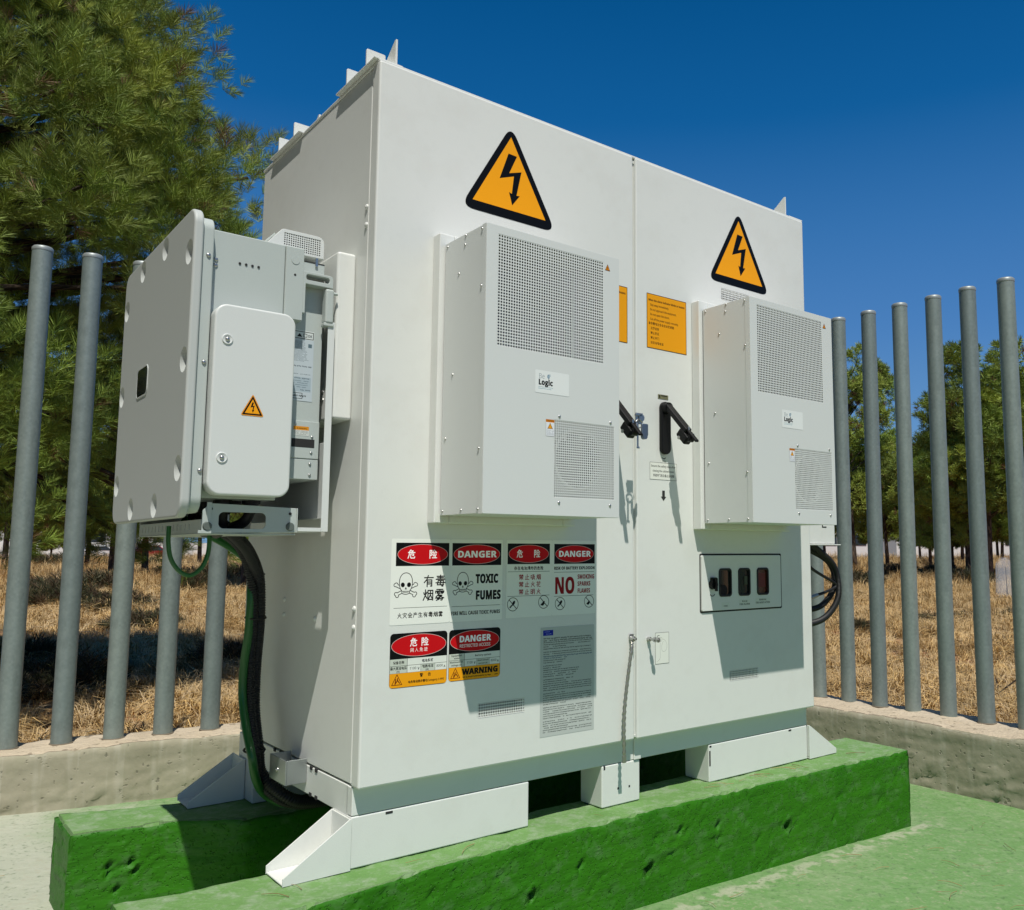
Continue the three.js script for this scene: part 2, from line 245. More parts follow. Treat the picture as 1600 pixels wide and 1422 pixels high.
{
  // painted yard slab; the green paint has come off towards the left end
  const sz = 8, x0 = -3.4, z0 = -2.7;
  const map = dataTex(2048, (u, v) => {
    const x = x0 + u * sz, z = z0 + v * sz, a = n2(gA, x, z, 2.6), b = n2(gC, x, z, 0.9), f = n2(gC, x + 3, z * 0.8, 0.35);
    const bare = sm(-0.05, -0.42, x + (a - 0.5) * 0.5 + (b - 0.5) * 0.2), dust = sm(0.45, 0.7, a) * 0.2 + sm(0.48, 0.7, b) * 0.18 + sm(0.5, 0.72, f) * 0.25, grit = sm(0.66, 0.72, n2(gC, z, x, 0.31));
    let c = mix([0.125, 0.25, 0.078], [0.235, 0.315, 0.165], Math.min(1, dust * 1.3));
    c = mix(c, mix([0.37, 0.39, 0.3], [0.43, 0.44, 0.36], b), bare * 0.95);
    const foot = sm(0.1, 0.13, z) * sm(0.21, 0.145 + (f - 0.5) * 0.12, z) * sm(0.2, 0.8, x) * sm(2.45, 2.3, x); c = mix(c, [0.4, 0.4, 0.3], foot * sm(0.4, 0.6, b) * 0.6 + sm(0.62, 0.72, n2(gB, x * 1.3, z, 1.9)) * 0.1);
    return mix(c, mix([0.045, 0.09, 0.035], [0.36, 0.33, 0.24], n2(gB, x, z, 0.8) > 0.53 ? 1 : 0), grit * 0.45);
  }, true);
  const g = new THREE.BufferGeometry(), pos = [], uv = [], idx = [], n = 120;
  for (let i = 0; i <= n; i++) for (let j = 0; j <= n; j++) { const x = x0 + i / n * (FENCE_X - 0.1 - x0), zb = FENCE_Z(x) + 0.02, z = zb + Math.pow(j / n, 1.3) * (5.3 - zb); pos.push(x, SLAB_Y(x) + (n2(gA, x, z, 3) - 0.5) * 0.012, z); uv.push((x - x0) / sz, (z - z0) / sz); }
  for (let i = 0; i < n; i++) for (let j = 0; j < n; j++) { const k = i * (n + 1) + j; idx.push(k, k + 1, k + n + 1, k + 1, k + n + 2, k + n + 1); }
  g.setAttribute('position', new THREE.Float32BufferAttribute(pos, 3)); g.setAttribute('uv', new THREE.Float32BufferAttribute(uv, 2)); g.setIndex(idx); g.computeVertexNormals();
  struct('concrete_yard', g, new THREE.MeshStandardMaterial({ map, roughness: 0.82, bumpMap: gray(1024, (u, v) => 0.6 * gC(u, v) + 0.4 * gC(u * 2 % 1, v * 2 % 1), 6), bumpScale: 0.006 }));
}
// a cast block: a box of small cells whose corners fn moves by position only, so it stays closed; sides and top get their own material
function castBlock(parent, nx, ny, nz, fn, sideMat, topMat, sideName, topName) {
  let g = new THREE.BoxGeometry(1, 1, 1, nx, ny, nz); const order = g.groups.map((q) => [q.start, q.count]);
  const p = g.attributes.position; for (let i = 0; i < p.count; i++) { const q = fn(p.getX(i) + 0.5, p.getY(i) + 0.5, p.getZ(i) + 0.5); p.setXYZ(i, ...q); }
  const raw = g.index.array; g.deleteAttribute('uv'); g.deleteAttribute('normal'); g = mergeVertices(g, 1e-5); g.computeVertexNormals();
  const ia = Array.from(g.index.array), cut = (l) => { const s = new THREE.BufferGeometry(); s.setAttribute('position', g.attributes.position); s.setAttribute('normal', g.attributes.normal); s.setIndex(l.flatMap((k) => ia.slice(order[k][0], order[k][0] + order[k][1]))); return cuv(s.toNonIndexed()); };
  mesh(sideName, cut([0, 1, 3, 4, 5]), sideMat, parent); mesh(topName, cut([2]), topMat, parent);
}
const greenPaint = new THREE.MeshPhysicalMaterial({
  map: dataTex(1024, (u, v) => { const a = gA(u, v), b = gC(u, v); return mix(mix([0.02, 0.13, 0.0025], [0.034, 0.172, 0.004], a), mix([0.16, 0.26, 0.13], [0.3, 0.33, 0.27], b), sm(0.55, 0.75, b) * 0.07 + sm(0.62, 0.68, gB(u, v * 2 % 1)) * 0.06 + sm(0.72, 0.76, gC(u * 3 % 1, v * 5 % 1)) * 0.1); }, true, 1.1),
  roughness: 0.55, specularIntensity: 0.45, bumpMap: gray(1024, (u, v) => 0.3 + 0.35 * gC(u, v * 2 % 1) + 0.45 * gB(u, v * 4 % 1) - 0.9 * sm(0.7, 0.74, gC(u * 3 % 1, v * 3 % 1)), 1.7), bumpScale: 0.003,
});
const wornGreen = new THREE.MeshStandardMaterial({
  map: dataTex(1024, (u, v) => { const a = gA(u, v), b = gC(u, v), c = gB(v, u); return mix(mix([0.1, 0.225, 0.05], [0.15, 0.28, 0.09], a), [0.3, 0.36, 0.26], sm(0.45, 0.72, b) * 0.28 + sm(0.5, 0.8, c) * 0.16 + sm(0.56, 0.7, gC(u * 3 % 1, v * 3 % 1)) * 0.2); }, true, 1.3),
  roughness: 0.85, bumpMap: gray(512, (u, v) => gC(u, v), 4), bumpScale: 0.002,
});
// curves of the block edges: z as a function of x
const curve = (pts) => (x) => { let i = 0; while (i < pts.length - 2 && pts[i + 1][0] < x) i++; const [a, b] = [pts[i], pts[i + 1]], t = Math.min(1, Math.max(0, (x - a[0]) / (b[0] - a[0]))), s = t * t * (3 - 2 * t); return a[1] + (b[1] - a[1]) * (t * 0.6 + s * 0.4); };
function relief(x, y, seed) {   // board marks, scars and pits of the shuttering: depth in metres
  const brd = [-0.055, -0.125, -0.2].reduce((s, h) => s + Math.exp(-Math.pow((y - h - (n2(gB, x, seed, 1.7) - 0.5) * 0.05) / 0.004, 2)) * sm(0.42, 0.56, n2(gA, x, h * 9 + seed, 1.1)), 0);
  const pit = sm(0.72, 0.76, n2(gC, x, y * 1.6 + seed, 1.1)), wave = (n2(gB, x, y * 3 + seed, 1.5) - 0.5);
  return wave * 0.003 + brd * 0.005 - pit * 0.006 + (n2(gC, x * 0.5, y * 5 + seed, 1.6) - 0.5) * 0.0035;
}
function plinth(name, text, x0, x1, zf, zb, ties, seed) {
  const o = thing(name, text, 'plinth', 'green concrete plinths'); o.name = o.name;
  const nx = Math.round((x1 - x0) / 0.011);
  castBlock(o, nx, 30, 28, (a, b, c) => {
    let x = x0 + a * (x1 - x0); const gy = SLAB_Y(x) - 0.08; let y = gy + b * (0 - gy), z = zb(x) + c * (zf(x) - zb(x));
    const soft = 0.012, ey = Math.max(0, soft - (0 - y)) / soft, ez = Math.max(0, soft - Math.min(zf(x) - z, z - zb(x))) / soft, ex = Math.max(0, soft - Math.min(x - x0, x1 - x)) / soft;
    const chip = 0.3 + 0.9 * sm(0.45, 0.7, n2(gB, x, z + seed, 0.9));
    y -= Math.max(ez * ez, ex * ex) * ey * 0.009 * chip; if (c < 1e-6) z += ey * ey * 0.007 * chip; if (c > 1 - 1e-6) z -= ey * ey * 0.007 * chip; if (a < 1e-6) x += ey * ey * 0.008 * chip; if (a > 1 - 1e-6) x -= ey * ey * 0.008 * chip;
    if (c > 1 - 1e-6) { z += relief(x, y, seed); for (const [tx, ty, r] of ties) { const d = Math.hypot(x - tx, y - ty); z -= 0.026 * sm(r, r * 0.72, d); z += 0.006 * Math.exp(-Math.pow((d - r * 1.15) / (r * 0.3), 2)); } }
    if (c < 1e-6) z -= relief(x, y, seed + 5); if (a < 1e-6) x -= relief(z, y, seed + 9); if (a > 1 - 1e-6) x += relief(z, y, seed + 13);
    if (b > 1 - 1e-6) y += (n2(gB, x, z, 1.2) - 0.5) * 0.005 + (n2(gC, x, z + seed, 0.7) - 0.5) * 0.004;
    return [x, y, z];
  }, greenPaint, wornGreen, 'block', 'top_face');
  return o;
}
{
  const tie = (u, v, r) => { const p = at(u, v, 'z', 0.085); return [p.x, p.y, r]; };
  plinth('concrete_plinth', 'green painted concrete plinth under the front feet of the white cabinet', -0.487, 2.25,
    curve([[-0.5, 0.12], [-0.13, 0.108], [0.22, 0.066], [0.5, 0.058], [0.87, 0.064], [1.44, 0.08], [2.25, 0.114]]), curve([[-0.5, -0.188], [-0.33, -0.155], [-0.16, -0.147], [2.25, -0.183]]),
    [tie(1020, 1360, 0.0135), tie(1232, 1291, 0.014), tie(914, 1360, 0.009), tie(840, 1402, 0.012), tie(1068, 1302, 0.006), tie(1190, 1357, 0.006), tie(1125, 1290, 0.005), tie(1300, 1280, 0.005), tie(960, 1312, 0.006)], 1);
  const tb = (u, v, r) => { const p = at(u, v, 'z', -0.76); return [p.x, p.y, r]; };
  plinth('concrete_plinth', 'green painted concrete plinth under the rear feet of the white cabinet, beside the low wall', -0.48, 2.25,
    curve([[-0.5, -0.78], [-0.25, -0.742], [-0.05, -0.625], [0.3, -0.6], [2.25, -0.6]]), curve([[-0.5, -1.04], [-0.25, -0.945], [-0.05, -0.912], [2.25, -0.91]]),
    [tb(205, 1346, 0.011), tb(211, 1357, 0.006), tb(167, 1367, 0.005), tb(170, 1352, 0.005), tb(190, 1320, 0.004), tb(158, 1390, 0.005), tb(180, 1390, 0.005)], 4);
}
const concrete = new THREE.MeshStandardMaterial({
  map: dataTex(1024, (u, v) => { const a = gA(u, v), b = gC(u, v), run = sm(0.5, 0.75, fbmRun(u, v)), pit = sm(0.77, 0.8, gC(u * 2 % 1, v * 2 % 1)), moss = sm(0.45, 0.75, gB(u * 2 % 1, v)); return mix(mix(mix(mix([0.29, 0.265, 0.185], [0.4, 0.37, 0.275], a), [0.47, 0.44, 0.35], run * 0.5), [0.24, 0.24, 0.15], moss * 0.25), [0.1, 0.095, 0.07], pit * 0.6 + sm(0.66, 0.74, b) * 0.08); }, true, 0.8),
  roughness: 0.9, bumpMap: gray(1024, (u, v) => gC(u, v) * 0.7 + 0.3 * sm(0.77, 0.74, gC(u * 2 % 1, v * 2 % 1)), 0.8), bumpScale: 0.0035,
});
function fbmRun(u, v) { return gB(u * 3 % 1, v * 0.25); }
const copingMat = new THREE.MeshStandardMaterial({ map: dataTex(512, (u, v) => mix(mix([0.42, 0.345, 0.245], [0.55, 0.465, 0.35], gA(u, v)), [0.2, 0.16, 0.11], sm(0.68, 0.76, gC(u, v)) * 0.7), true, 1.1), roughness: 0.95, bumpMap: gray(512, (u, v) => gC(u, v), 2), bumpScale: 0.008 });
const postGeo = (() => { const g = new THREE.CylinderGeometry(0.039, 0.039, 2.08, 40, 1, true).translate(0, 1.04, 0), uv = g.attributes.uv; for (let i = 0; i < uv.count; i++) uv.setXY(i, uv.getX(i) * 0.25, uv.getY(i) * 2.09); return plain(g); })();
const capGeo = plain(new THREE.LatheGeometry([[0, 2.103], [0.022, 2.1025], [0.036, 2.0995], [0.0405, 2.094], [0.0408, 2.083], [0.0395, 2.079], [0.0383, 2.078]].map(([x, y]) => new THREE.Vector2(x, y)), 40));
const weldGeo = plain(new THREE.TorusGeometry(0.0405, 0.0035, 6, 28).rotateX(Math.PI / 2));
const postMats = [0, 1, 2].map((k) => { const m = galv.clone(); m.map = galv.map.clone(); m.map.offset.set(k * 0.37, k * 0.61); m.color = C(1.04 - k * 0.09, 1.04 - k * 0.08, 1.03 - k * 0.06); return m; });
const capMat = new THREE.MeshStandardMaterial({ color: C(0.33, 0.36, 0.35), metalness: 0.4, roughness: 0.45 });
const footStain = new THREE.MeshStandardMaterial({ color: C(0.17, 0.14, 0.1), roughness: 0.95 });
function fence(text, origin, turn, spots, len0, len1, front, back, seed) {
  const o = thing('post_fence', text, 'fence'); o.position.copy(origin); o.rotation.y = turn;
  const L = len1 - len0, nx = Math.round(L / 0.022), low = -0.55;
  castBlock(o, nx, 36, 22, (a, b, c) => {
    const x = len0 + a * L; let y = low + b * (WALL_TOP - low), z = back + c * (front - back);
    const gx = (n2(gB, x, seed, 1.1) - 0.5), soft = 0.012, ey = Math.max(0, soft - (WALL_TOP - y)) / soft;
    if (c > 1 - 1e-6) { z += (n2(gC, x * 0.4, y * 3 + seed, 1.7) - 0.5) * 0.004 + (gx * 0.004) - 0.003 * Math.exp(-Math.pow((y + 0.1 - gx * 0.02) / 0.005, 2)); z -= ey * ey * 0.008; const band = y < -0.165 + gx * 0.02 ? 1 : 0; z += band * 0.004 * sm(0.4, 0.6, n2(gB, x, y * 4, 1.3)) - 0.006 * sm(0.72, 0.76, n2(gC, x * 0.7, y * 1.4, 1.2)) * (band + 0.2); }
    if (b > 1 - 1e-6) { y += gx * 0.005 + (n2(gC, x, z + seed, 0.9) - 0.5) * 0.01 + 0.006 * sm(0.5, 0.62, n2(gA, x, z * 0.6 + seed, 2.2)); }
    return [x, y - (b > 1 - 1e-6 ? Math.max(0, 0.02 - (front - z)) * 0.35 : 0), z];
  }, concrete, copingMat, 'wall', 'coping');
  spots.forEach((s, i) => { const p = mesh('post', postGeo, postMats[(i * 7 + seed) % 3], o); p.position.set(s, WALL_TOP - 0.01, 0); p.rotation.set(Math.sin(i * 12.9 + seed) * 0.0025, i * 1.9 + seed, Math.sin(i * 7.3 + seed * 3) * 0.0025); mesh('cap', capGeo, capMat, p); const w = mesh('grout_ring', weldGeo, footStain, p); w.position.y = 0.012; });
  return o;
}
{
  const a = Math.atan(0.141), k = 1 / Math.cos(a), sp = [], sr = [];
  for (let i = -9; i < 18; i++) sp.push((-0.4815 + 0.1875 * i) * k);
  fence('row of round grey steel posts on a low concrete wall behind the white cabinet', V(0, 0, -2.184), -a, sp, -3.6, 3.12, 0.155, -0.1, 1);
  for (let i = -4; i < 20; i++) sr.push(0.943 - 0.1882 * i);
  fence('row of round grey steel posts on the low wall along the right of the yard', V(FENCE_X, 0, 0), -Math.PI / 2, sr.map((s) => -s), -1.74, 4.6, 0.255, -0.09, 2);
}

// ---------------------------------------------------------------- the battery cabinet
const CW = 1.81, CH = 2.081, HB = 0.197, CD = 0.907;
const cab = thing('battery_cabinet', 'tall white steel battery cabinet with two doors, standing on green plinths', 'cabinet');
const screwGeo = (() => { const h = new THREE.LatheGeometry([[0, 0.0034], [0.0028, 0.0032], [0.0046, 0.002], [0.0052, 0]].map(([x, y]) => new THREE.Vector2(x, y)), 12).rotateX(Math.PI / 2), s = new THREE.CylinderGeometry(0.0018, 0.0018, 0.0012, 6).rotateX(Math.PI / 2).translate(0, 0, 0.0034); return join([h, s]); })();
function screw(parent, x, y, z, dir = 'z', s = 1, mat = steel) { const m = mesh('screw', screwGeo, mat, parent); m.position.set(x, y, z); if (dir === '-x') m.rotation.y = -Math.PI / 2; if (dir === '-y') m.rotation.x = Math.PI / 2; m.scale.setScalar(s); return m; }
{
  // shell: sides, back, roof and floor around a hollow
  mesh('side_panel', bx(0.004, 0.02, HB + 0.004, CH - 0.004, -CD, -0.05, 0.003), paintWhite, cab);
  mesh('side_panel', bx(CW - 0.02, CW - 0.004, HB + 0.004, CH - 0.004, -CD, -0.05, 0.003), paintWhite, cab);
  mesh('back_panel', bx(0.021, CW - 0.021, HB + 0.004, CH - 0.006, -CD + 0.001, -CD + 0.015), paintWhite, cab);
  mesh('roof', bx(0.001, CW - 0.001, CH - 0.003, CH + 0.006, -CD - 0.006, -0.004, 0.003), paintWhite, cab);
  mesh('floor_plate', bx(0.021, CW - 0.021, 0.16, 0.172, -CD + 0.016, -0.07), paintWhite, cab);
  const jamb = [bx(0.021, 0.05, HB + 0.005, CH - 0.008, -0.075, -0.05), bx(CW - 0.05, CW - 0.021, HB + 0.005, CH - 0.008, -0.075, -0.05), bx(0.885, 0.935, HB + 0.005, CH - 0.008, -0.075, -0.05)];
  mesh('door_frame', join(jamb), paintWhite, cab);
  mesh('door_seal', join([bx(0.012, CW - 0.012, HB + 0.006, HB + 0.014, -0.049, -0.008, 0.001), bx(0.012, 0.02, HB + 0.015, CH - 0.01, -0.049, -0.008, 0.001), bx(CW - 0.02, CW - 0.012, HB + 0.015, CH - 0.01, -0.049, -0.008, 0.001), bx(0.9, 0.921, HB + 0.015, CH - 0.01, -0.049, -0.012, 0.001), bx(0.021, CW - 0.021, CH - 0.02, CH - 0.01, -0.049, -0.008, 0.001)]), shroudMat, cab);
  mesh('insulation', bx(0.022, CW - 0.022, HB + 0.02, CH - 0.02, -0.12, -0.1, 0), shroudMat, cab);

  // base: beam all round and box feet
  mesh('base_beam', join([bx(0.003, CW - 0.003, 0.127, HB - 0.002, -0.07, -0.0365), bx(0.003, 0.03, 0.122, HB - 0.001, -CD + 0.005, -0.061), bx(CW - 0.03, CW - 0.003, 0.122, HB - 0.001, -CD + 0.005, -0.061), bx(0.031, CW - 0.031, 0.127, HB - 0.002, -CD + 0.005, -CD + 0.04)]), paintWhite, cab);
  const boxFoot = (x0, x1, z0, z1, top = 0.1255) => mesh('foot', bx(x0, x1, 0.002, top, z0, z1, 0.004), paintWhite, cab);
  boxFoot(0.002, 0.533, -0.15, -0.0355); boxFoot(0.802, 0.957, -0.14, -0.035); boxFoot(1.272, 1.806, -0.15, -0.0355);
  boxFoot(0.002, 0.4, -CD + 0.01, -CD + 0.15); boxFoot(0.83, 0.98, -CD + 0.01, -CD + 0.15); boxFoot(1.4, 1.806, -CD + 0.01, -CD + 0.15);
  mesh('stiffener', bx(0.93, 0.958, 0.127, HB - 0.003, -0.036, -0.03, 0.002), paintWhite, cab);
  const slot = (x, y, w, h) => mesh('slot', bx(x - w / 2, x + w / 2, y - h / 2, y + h / 2, -0.0375, -0.0345, 0.001), gasketBlack, cab);
  slot(0.103, 0.119, 0.02, 0.006); slot(1.277, 0.08, 0.006, 0.05); slot(1.28, 0.119, 0.01, 0.006); slot(1.705, 0.119, 0.016, 0.006); slot(0.867, 0.051, 0.007, 0.007); slot(0.913, 0.05, 0.007, 0.007); slot(0.812, 0.119, 0.007, 0.012);
  for (const [z, y] of [[-0.3, 0.194], [-0.265, 0.194], [-0.58, 0.194], [-0.53, 0.194], [-0.3, 0.125], [-0.26, 0.125]]) mesh('slot', bx(0.001, 0.006, y - 0.005, y + 0.005, z - 0.008, z + 0.008, 0.001), gasketBlack, cab);

  // triangular hold-down brackets at the four bottom corners
  const gusset = (len, h, t) => { const s = new THREE.Shape(); s.moveTo(0, 0); s.lineTo(-len, 0); s.lineTo(-len, 0.018); s.lineTo(-0.004, h); s.lineTo(0, h); s.closePath(); return cuv(ext(s, t, 0.0008)); };
  const bracket = (sx, x, z0, z1) => {
    const L = 0.165, hh = 0.122, list = [gusset(L, hh, 0.004).translate(0, 0, z1 - 0.004), gusset(L, hh, 0.004).translate(0, 0, z0), bx(-L, -0.0005, 0.0005, 0.005, z0 + 0.0045, z1 - 0.0045), bx(-0.005, -0.0005, 0.006, hh, z0 + 0.0045, z1 - 0.0045)];
    const g = join(list); if (sx > 0) { g.scale(-1, 1, 1); const a = g.attributes.position; for (let i = 0; i < a.count; i += 3) for (let c = 0; c < 3; c++) for (const at of [a, g.attributes.normal]) { const p = at.array, q = p[(i + 1) * 3 + c]; p[(i + 1) * 3 + c] = p[(i + 2) * 3 + c]; p[(i + 2) * 3 + c] = q; } }
    const m = mesh('hold_down_bracket', g.translate(x, 0.002, 0), paintWhite, cab);
    for (const y of [0.06, 0.085]) { const b = mesh('bolt', screwGeo, steel, m); b.position.set(x + sx * 0.005, y, (z0 + z1) / 2 + 0.02); b.rotation.y = sx * Math.PI / 2; b.scale.setScalar(2); }
  };
  bracket(-1, 0.0, -0.142, -0.027); bracket(1, CW, -0.142, -0.027); bracket(-1, 0, -0.942, -0.826); bracket(1, CW, -0.942, -0.826);

  // lifting brackets on the roof: base plate over the edge, two upright ears and one fin
  const lift = (x, z0, z1, s) => {
    const ear = (z) => { const sh = rrect(0, 0.056, 0, 0.066, 0.005); const g = ext(sh, 0.006, 0.001); if (s < 0) g.translate(-0.056, 0, 0); return cuv(g.translate(x + s * 0.004, CH + 0.0065, z - 0.006)); };
    const fs = new THREE.Shape(); fs.moveTo(0, 0); fs.lineTo(0.085, 0); fs.lineTo(0.085, 0.088); fs.lineTo(0.078, 0.088); fs.lineTo(0, 0.03); fs.closePath();
    const f = cuv(ext(fs, 0.006, 0.001).rotateY(-Math.PI / 2).translate(x + s * 0.068, CH + 0.0065, z1 - 0.085));
    mesh('lifting_bracket', join([bx(Math.min(x - s * 0.007, x + s * 0.075), Math.max(x - s * 0.007, x + s * 0.075), CH + 0.0062, CH + 0.0112, z0 - 0.05, z1 + 0.02, 0.0012), ear(z0), ear(z1 - 0.06 > z0 ? z1 - 0.058 : z1), f]), paintWhite, cab);
  };
  lift(-0.003, -0.218, -0.03, 1); lift(-0.003, -0.766, -0.571, 1); lift(CW + 0.003, -0.218, -0.03, -1); lift(CW + 0.003, -0.766, -0.571, -1);

  for (const [z, y] of [[-0.06, 1.691], [-0.06, 1.641], [-0.06, 0.63], [-0.06, 0.583], [-0.551, 0.632], [-0.315, 0.59], [-0.551, 0.588]]) screw(cab, 0.004, y, z, '-x', 1.5, paintWhite);
  // short galvanised rail end on the lower side
  const rail = mesh('rail_end', join([bx(-0.052, 0.002, 0.15, 0.214, -0.452, -0.447, 0.001), bx(-0.052, 0.002, 0.15, 0.214, -0.335, -0.33, 0.001), bx(-0.056, -0.0525, 0.15, 0.214, -0.452, -0.33, 0.001), bx(-0.052, 0.002, 0.15, 0.153, -0.446, -0.336, 0.001)]), zinc, cab);
  screw(rail, -0.056, 0.182, -0.39, '-x', 1.3);

  // doors
  const warnTri = stickerMat('tri', 1024, 900, (g, w, h) => triSign(g, w, h, 0.1), 0.35);
  const door = (x0, x1, vents) => {
    const s = rrect(x0, x1, HB, CH, 0.006); for (const v of vents) s.holes.push(hole(v[0], v[1], v[2], v[3]));
    const d = mesh('door', cuv(ext(s, 0.044, 0.005, 6).translate(0, 0, -0.044)), paintWhite, cab);
    for (const v of vents) mesh('vent', perforated(v[0] - 0.003, v[1] + 0.003, v[2] - 0.003, v[3] + 0.003, 20, 5, 0.8, 0.0005).translate(0, 0, 0.0006), paintWhite, d);
    return d;
  };
  const dl = door(0.001, 0.9035, [[0.342, 0.487, 0.331, 0.363, 17, 5]]), dr = door(0.9155, 1.809, [[1.346, 1.489, 0.337, 0.365, 17, 5], [1.33, 1.475, 1.677, 1.711, 17, 5]]);
  dl.userData.label = 'door with danger stickers'; dr.userData.label = 'door with a small control panel';
  for (const [d, x, y] of [[dl, 0.42, 1.742], [dr, 1.425, 1.735]]) mesh('warning_triangle', sheet(triShape(x - 0.166, x + 0.166, y, y + 0.29, 0.045), x - 0.166, x + 0.166, y, y + 0.29, 0.0006), warnTri, d);

  // danger stickers
  const base = (g, w, h, c = PAPER) => { g.fillStyle = c; g.fillRect(0, 0, w, h); };
  label('danger_sticker', dl, 0.072, 0.2435, 0.588, 0.808, 0.0006, 0.004, stickerMat('toxicC', 660, 860, (g, w, h) => {
    base(g, w, h); danger(g, 50, 40, w - 64, 235, '', true); skull(g, 165, 465, 125); han(g, '有毒', 360, 372, 118, INK, 132, 0.1); han(g, '烟雾', 355, 512, 118, INK, 132, 0.1); line(g, 38, w - 26, 690, 4); han(g, '火灾会产生有毒烟雾', 78, 742, 52, INK, 57, 0.11);
  }), 'toxic fumes sticker with skull in Chinese');
  label('danger_sticker', dl, 0.2438, 0.41, 0.588, 0.808, 0.0006, 0.004, stickerMat('toxicE', 650, 860, (g, w, h) => {
    base(g, w, h); danger(g, 22, 40, w - 40, 235, 'DANGER'); skull(g, 155, 465, 120); txt(g, 'TOXIC', 312, 462, 125, INK, { w: 285, heavy: 9 }); txt(g, 'FUMES', 312, 636, 125, INK, { w: 320, heavy: 9 }); line(g, 24, w - 30, 700, 4); txt(g, 'FIRE WILL CAUSE TOXIC FUMES', 20, 790, 50, INK, { w: w - 44, heavy: 2 });
  }), 'toxic fumes sticker with skull in English');
  label('danger_sticker', dl, 0.423, 0.582, 0.59, 0.808, 0.0006, 0.004, stickerMat('fireC', 630, 860, (g, w, h) => {
    base(g, w, h); danger(g, 14, 40, w - 46, 230, '', true); han(g, '存在电池爆炸的危险', 104, 296, 40, INK, 45, 0.12); line(g, 20, w - 34, 352, 4);
    han(g, '禁止吸烟', 170, 384, 62, '#8c0a10', 80, 0.11); han(g, '禁止火花', 170, 466, 62, '#8c0a10', 80, 0.11); han(g, '禁止明火', 170, 548, 62, '#8c0a10', 80, 0.11); line(g, 20, w - 34, 622, 4); banned(g, 92, 712, 72, false); banned(g, 515, 700, 72, true);
  }), 'no smoking sticker in Chinese');
  label('danger_sticker', dl, 0.5823, 0.748, 0.59, 0.808, 0.0006, 0.004, stickerMat('fireE', 650, 860, (g, w, h) => {
    base(g, w, h); danger(g, 30, 42, w - 50, 230, 'DANGER'); txt(g, 'RISK OF BATTERY EXPLOSION', 28, 338, 46, INK, { w: w - 48, heavy: 2 }); line(g, 30, w - 30, 366, 4);
    txt(g, 'NO', 32, 612, 255, '#8c0a10', { w: 300, heavy: 10 }); for (const [k, t] of ['SMOKING', 'SPARKS', 'FLAMES'].entries()) txt(g, t, 370, 448 + k * 82, 68, '#8c0a10', { w: [255, 195, 190][k], heavy: 3 }); line(g, 30, w - 40, 640, 4); banned(g, 118, 728, 70, false); banned(g, 545, 716, 70, true);
  }), 'no smoking sticker in English');
  const access = (en) => (g, w, h) => {
    base(g, w, h, '#dfe2da'); g.fillStyle = INK; g.fillRect(0, 0, w, h * 0.47); g.beginPath(); g.ellipse(w / 2, h * 0.235, w * 0.475, h * 0.205, 0, 0, 7); g.fillStyle = RED; g.fill(); g.strokeStyle = '#d8d0c8'; g.lineWidth = 4; g.stroke();
    if (en) { txt(g, 'DANGER', w * 0.5, h * 0.25, h * 0.17, '#fff', { align: 'center', w: w * 0.62, heavy: 4 }); txt(g, 'RESTRICTED ACCESS', w * 0.5, h * 0.355, h * 0.085, '#f0e8e4', { align: 'center', w: w * 0.6, bold: false, heavy: 2 }); } else { han(g, '危险', w * 0.34, h * 0.1, h * 0.155, '#fff', w * 0.19, 0.11); han(g, '闲人免进', w * 0.345, h * 0.285, h * 0.075, '#f0e8e4', w * 0.08, 0.11); }
    const y1 = h * 0.47, y2 = h * 0.6, y3 = h * 0.735; g.fillStyle = '#c3c9bd'; g.fillRect(0, y1, w * 0.3, y3 - y1); g.fillRect(w * 0.535, y2, w * 0.25, y3 - y2); g.strokeStyle = INK; g.lineWidth = 3; for (const r of [[0, y1, w * 0.3, y2 - y1], [w * 0.3, y1, w * 0.7, y2 - y1], [0, y2, w * 0.3, y3 - y2], [w * 0.3, y2, w * 0.235, y3 - y2], [w * 0.535, y2, w * 0.25, y3 - y2], [w * 0.785, y2, w * 0.215, y3 - y2]]) g.strokeRect(...r);
    if (en) { txt(g, 'Equipment', w * 0.05, h * 0.525, h * 0.048, INK, { w: w * 0.2 }); txt(g, 'name', w * 0.1, h * 0.575, h * 0.048, INK); txt(g, 'Battery system', w * 0.5, h * 0.55, h * 0.05, INK, { w: w * 0.32 }); txt(g, 'Maximum DC', w * 0.02, h * 0.65, h * 0.046, INK, { w: w * 0.26 }); txt(g, 'voltage (V)', w * 0.05, h * 0.71, h * 0.046, INK, { w: w * 0.2 }); txt(g, 'Short-circuit', w * 0.55, h * 0.65, h * 0.042, INK, { w: w * 0.22 }); txt(g, 'current (A)', w * 0.57, h * 0.71, h * 0.042, INK, { w: w * 0.18 }); }
    else { han(g, '设备名称', w * 0.06, h * 0.51, h * 0.055, INK, w * 0.047, 0.12); han(g, '电池系统', w * 0.55, h * 0.505, h * 0.06, INK, w * 0.05, 0.12); han(g, '最大直流电压', w * 0.012, h * 0.615, h * 0.055, INK, w * 0.047, 0.12); txt(g, '(V)', w * 0.12, h * 0.722, h * 0.05, INK); han(g, '短路电流', w * 0.56, h * 0.615, h * 0.055, INK, w * 0.05, 0.12); txt(g, '(A)', w * 0.62, h * 0.722, h * 0.05, INK); }
    txt(g, '1100', w * 0.34, h * 0.685, h * 0.065, INK, { bold: false }); txt(g, 'V', w * 0.48, h * 0.695, h * 0.065, INK); txt(g, '8000', w * 0.81, h * 0.68, h * 0.065, INK, { bold: false }); txt(g, 'A', w * 0.94, h * 0.695, h * 0.06, INK);
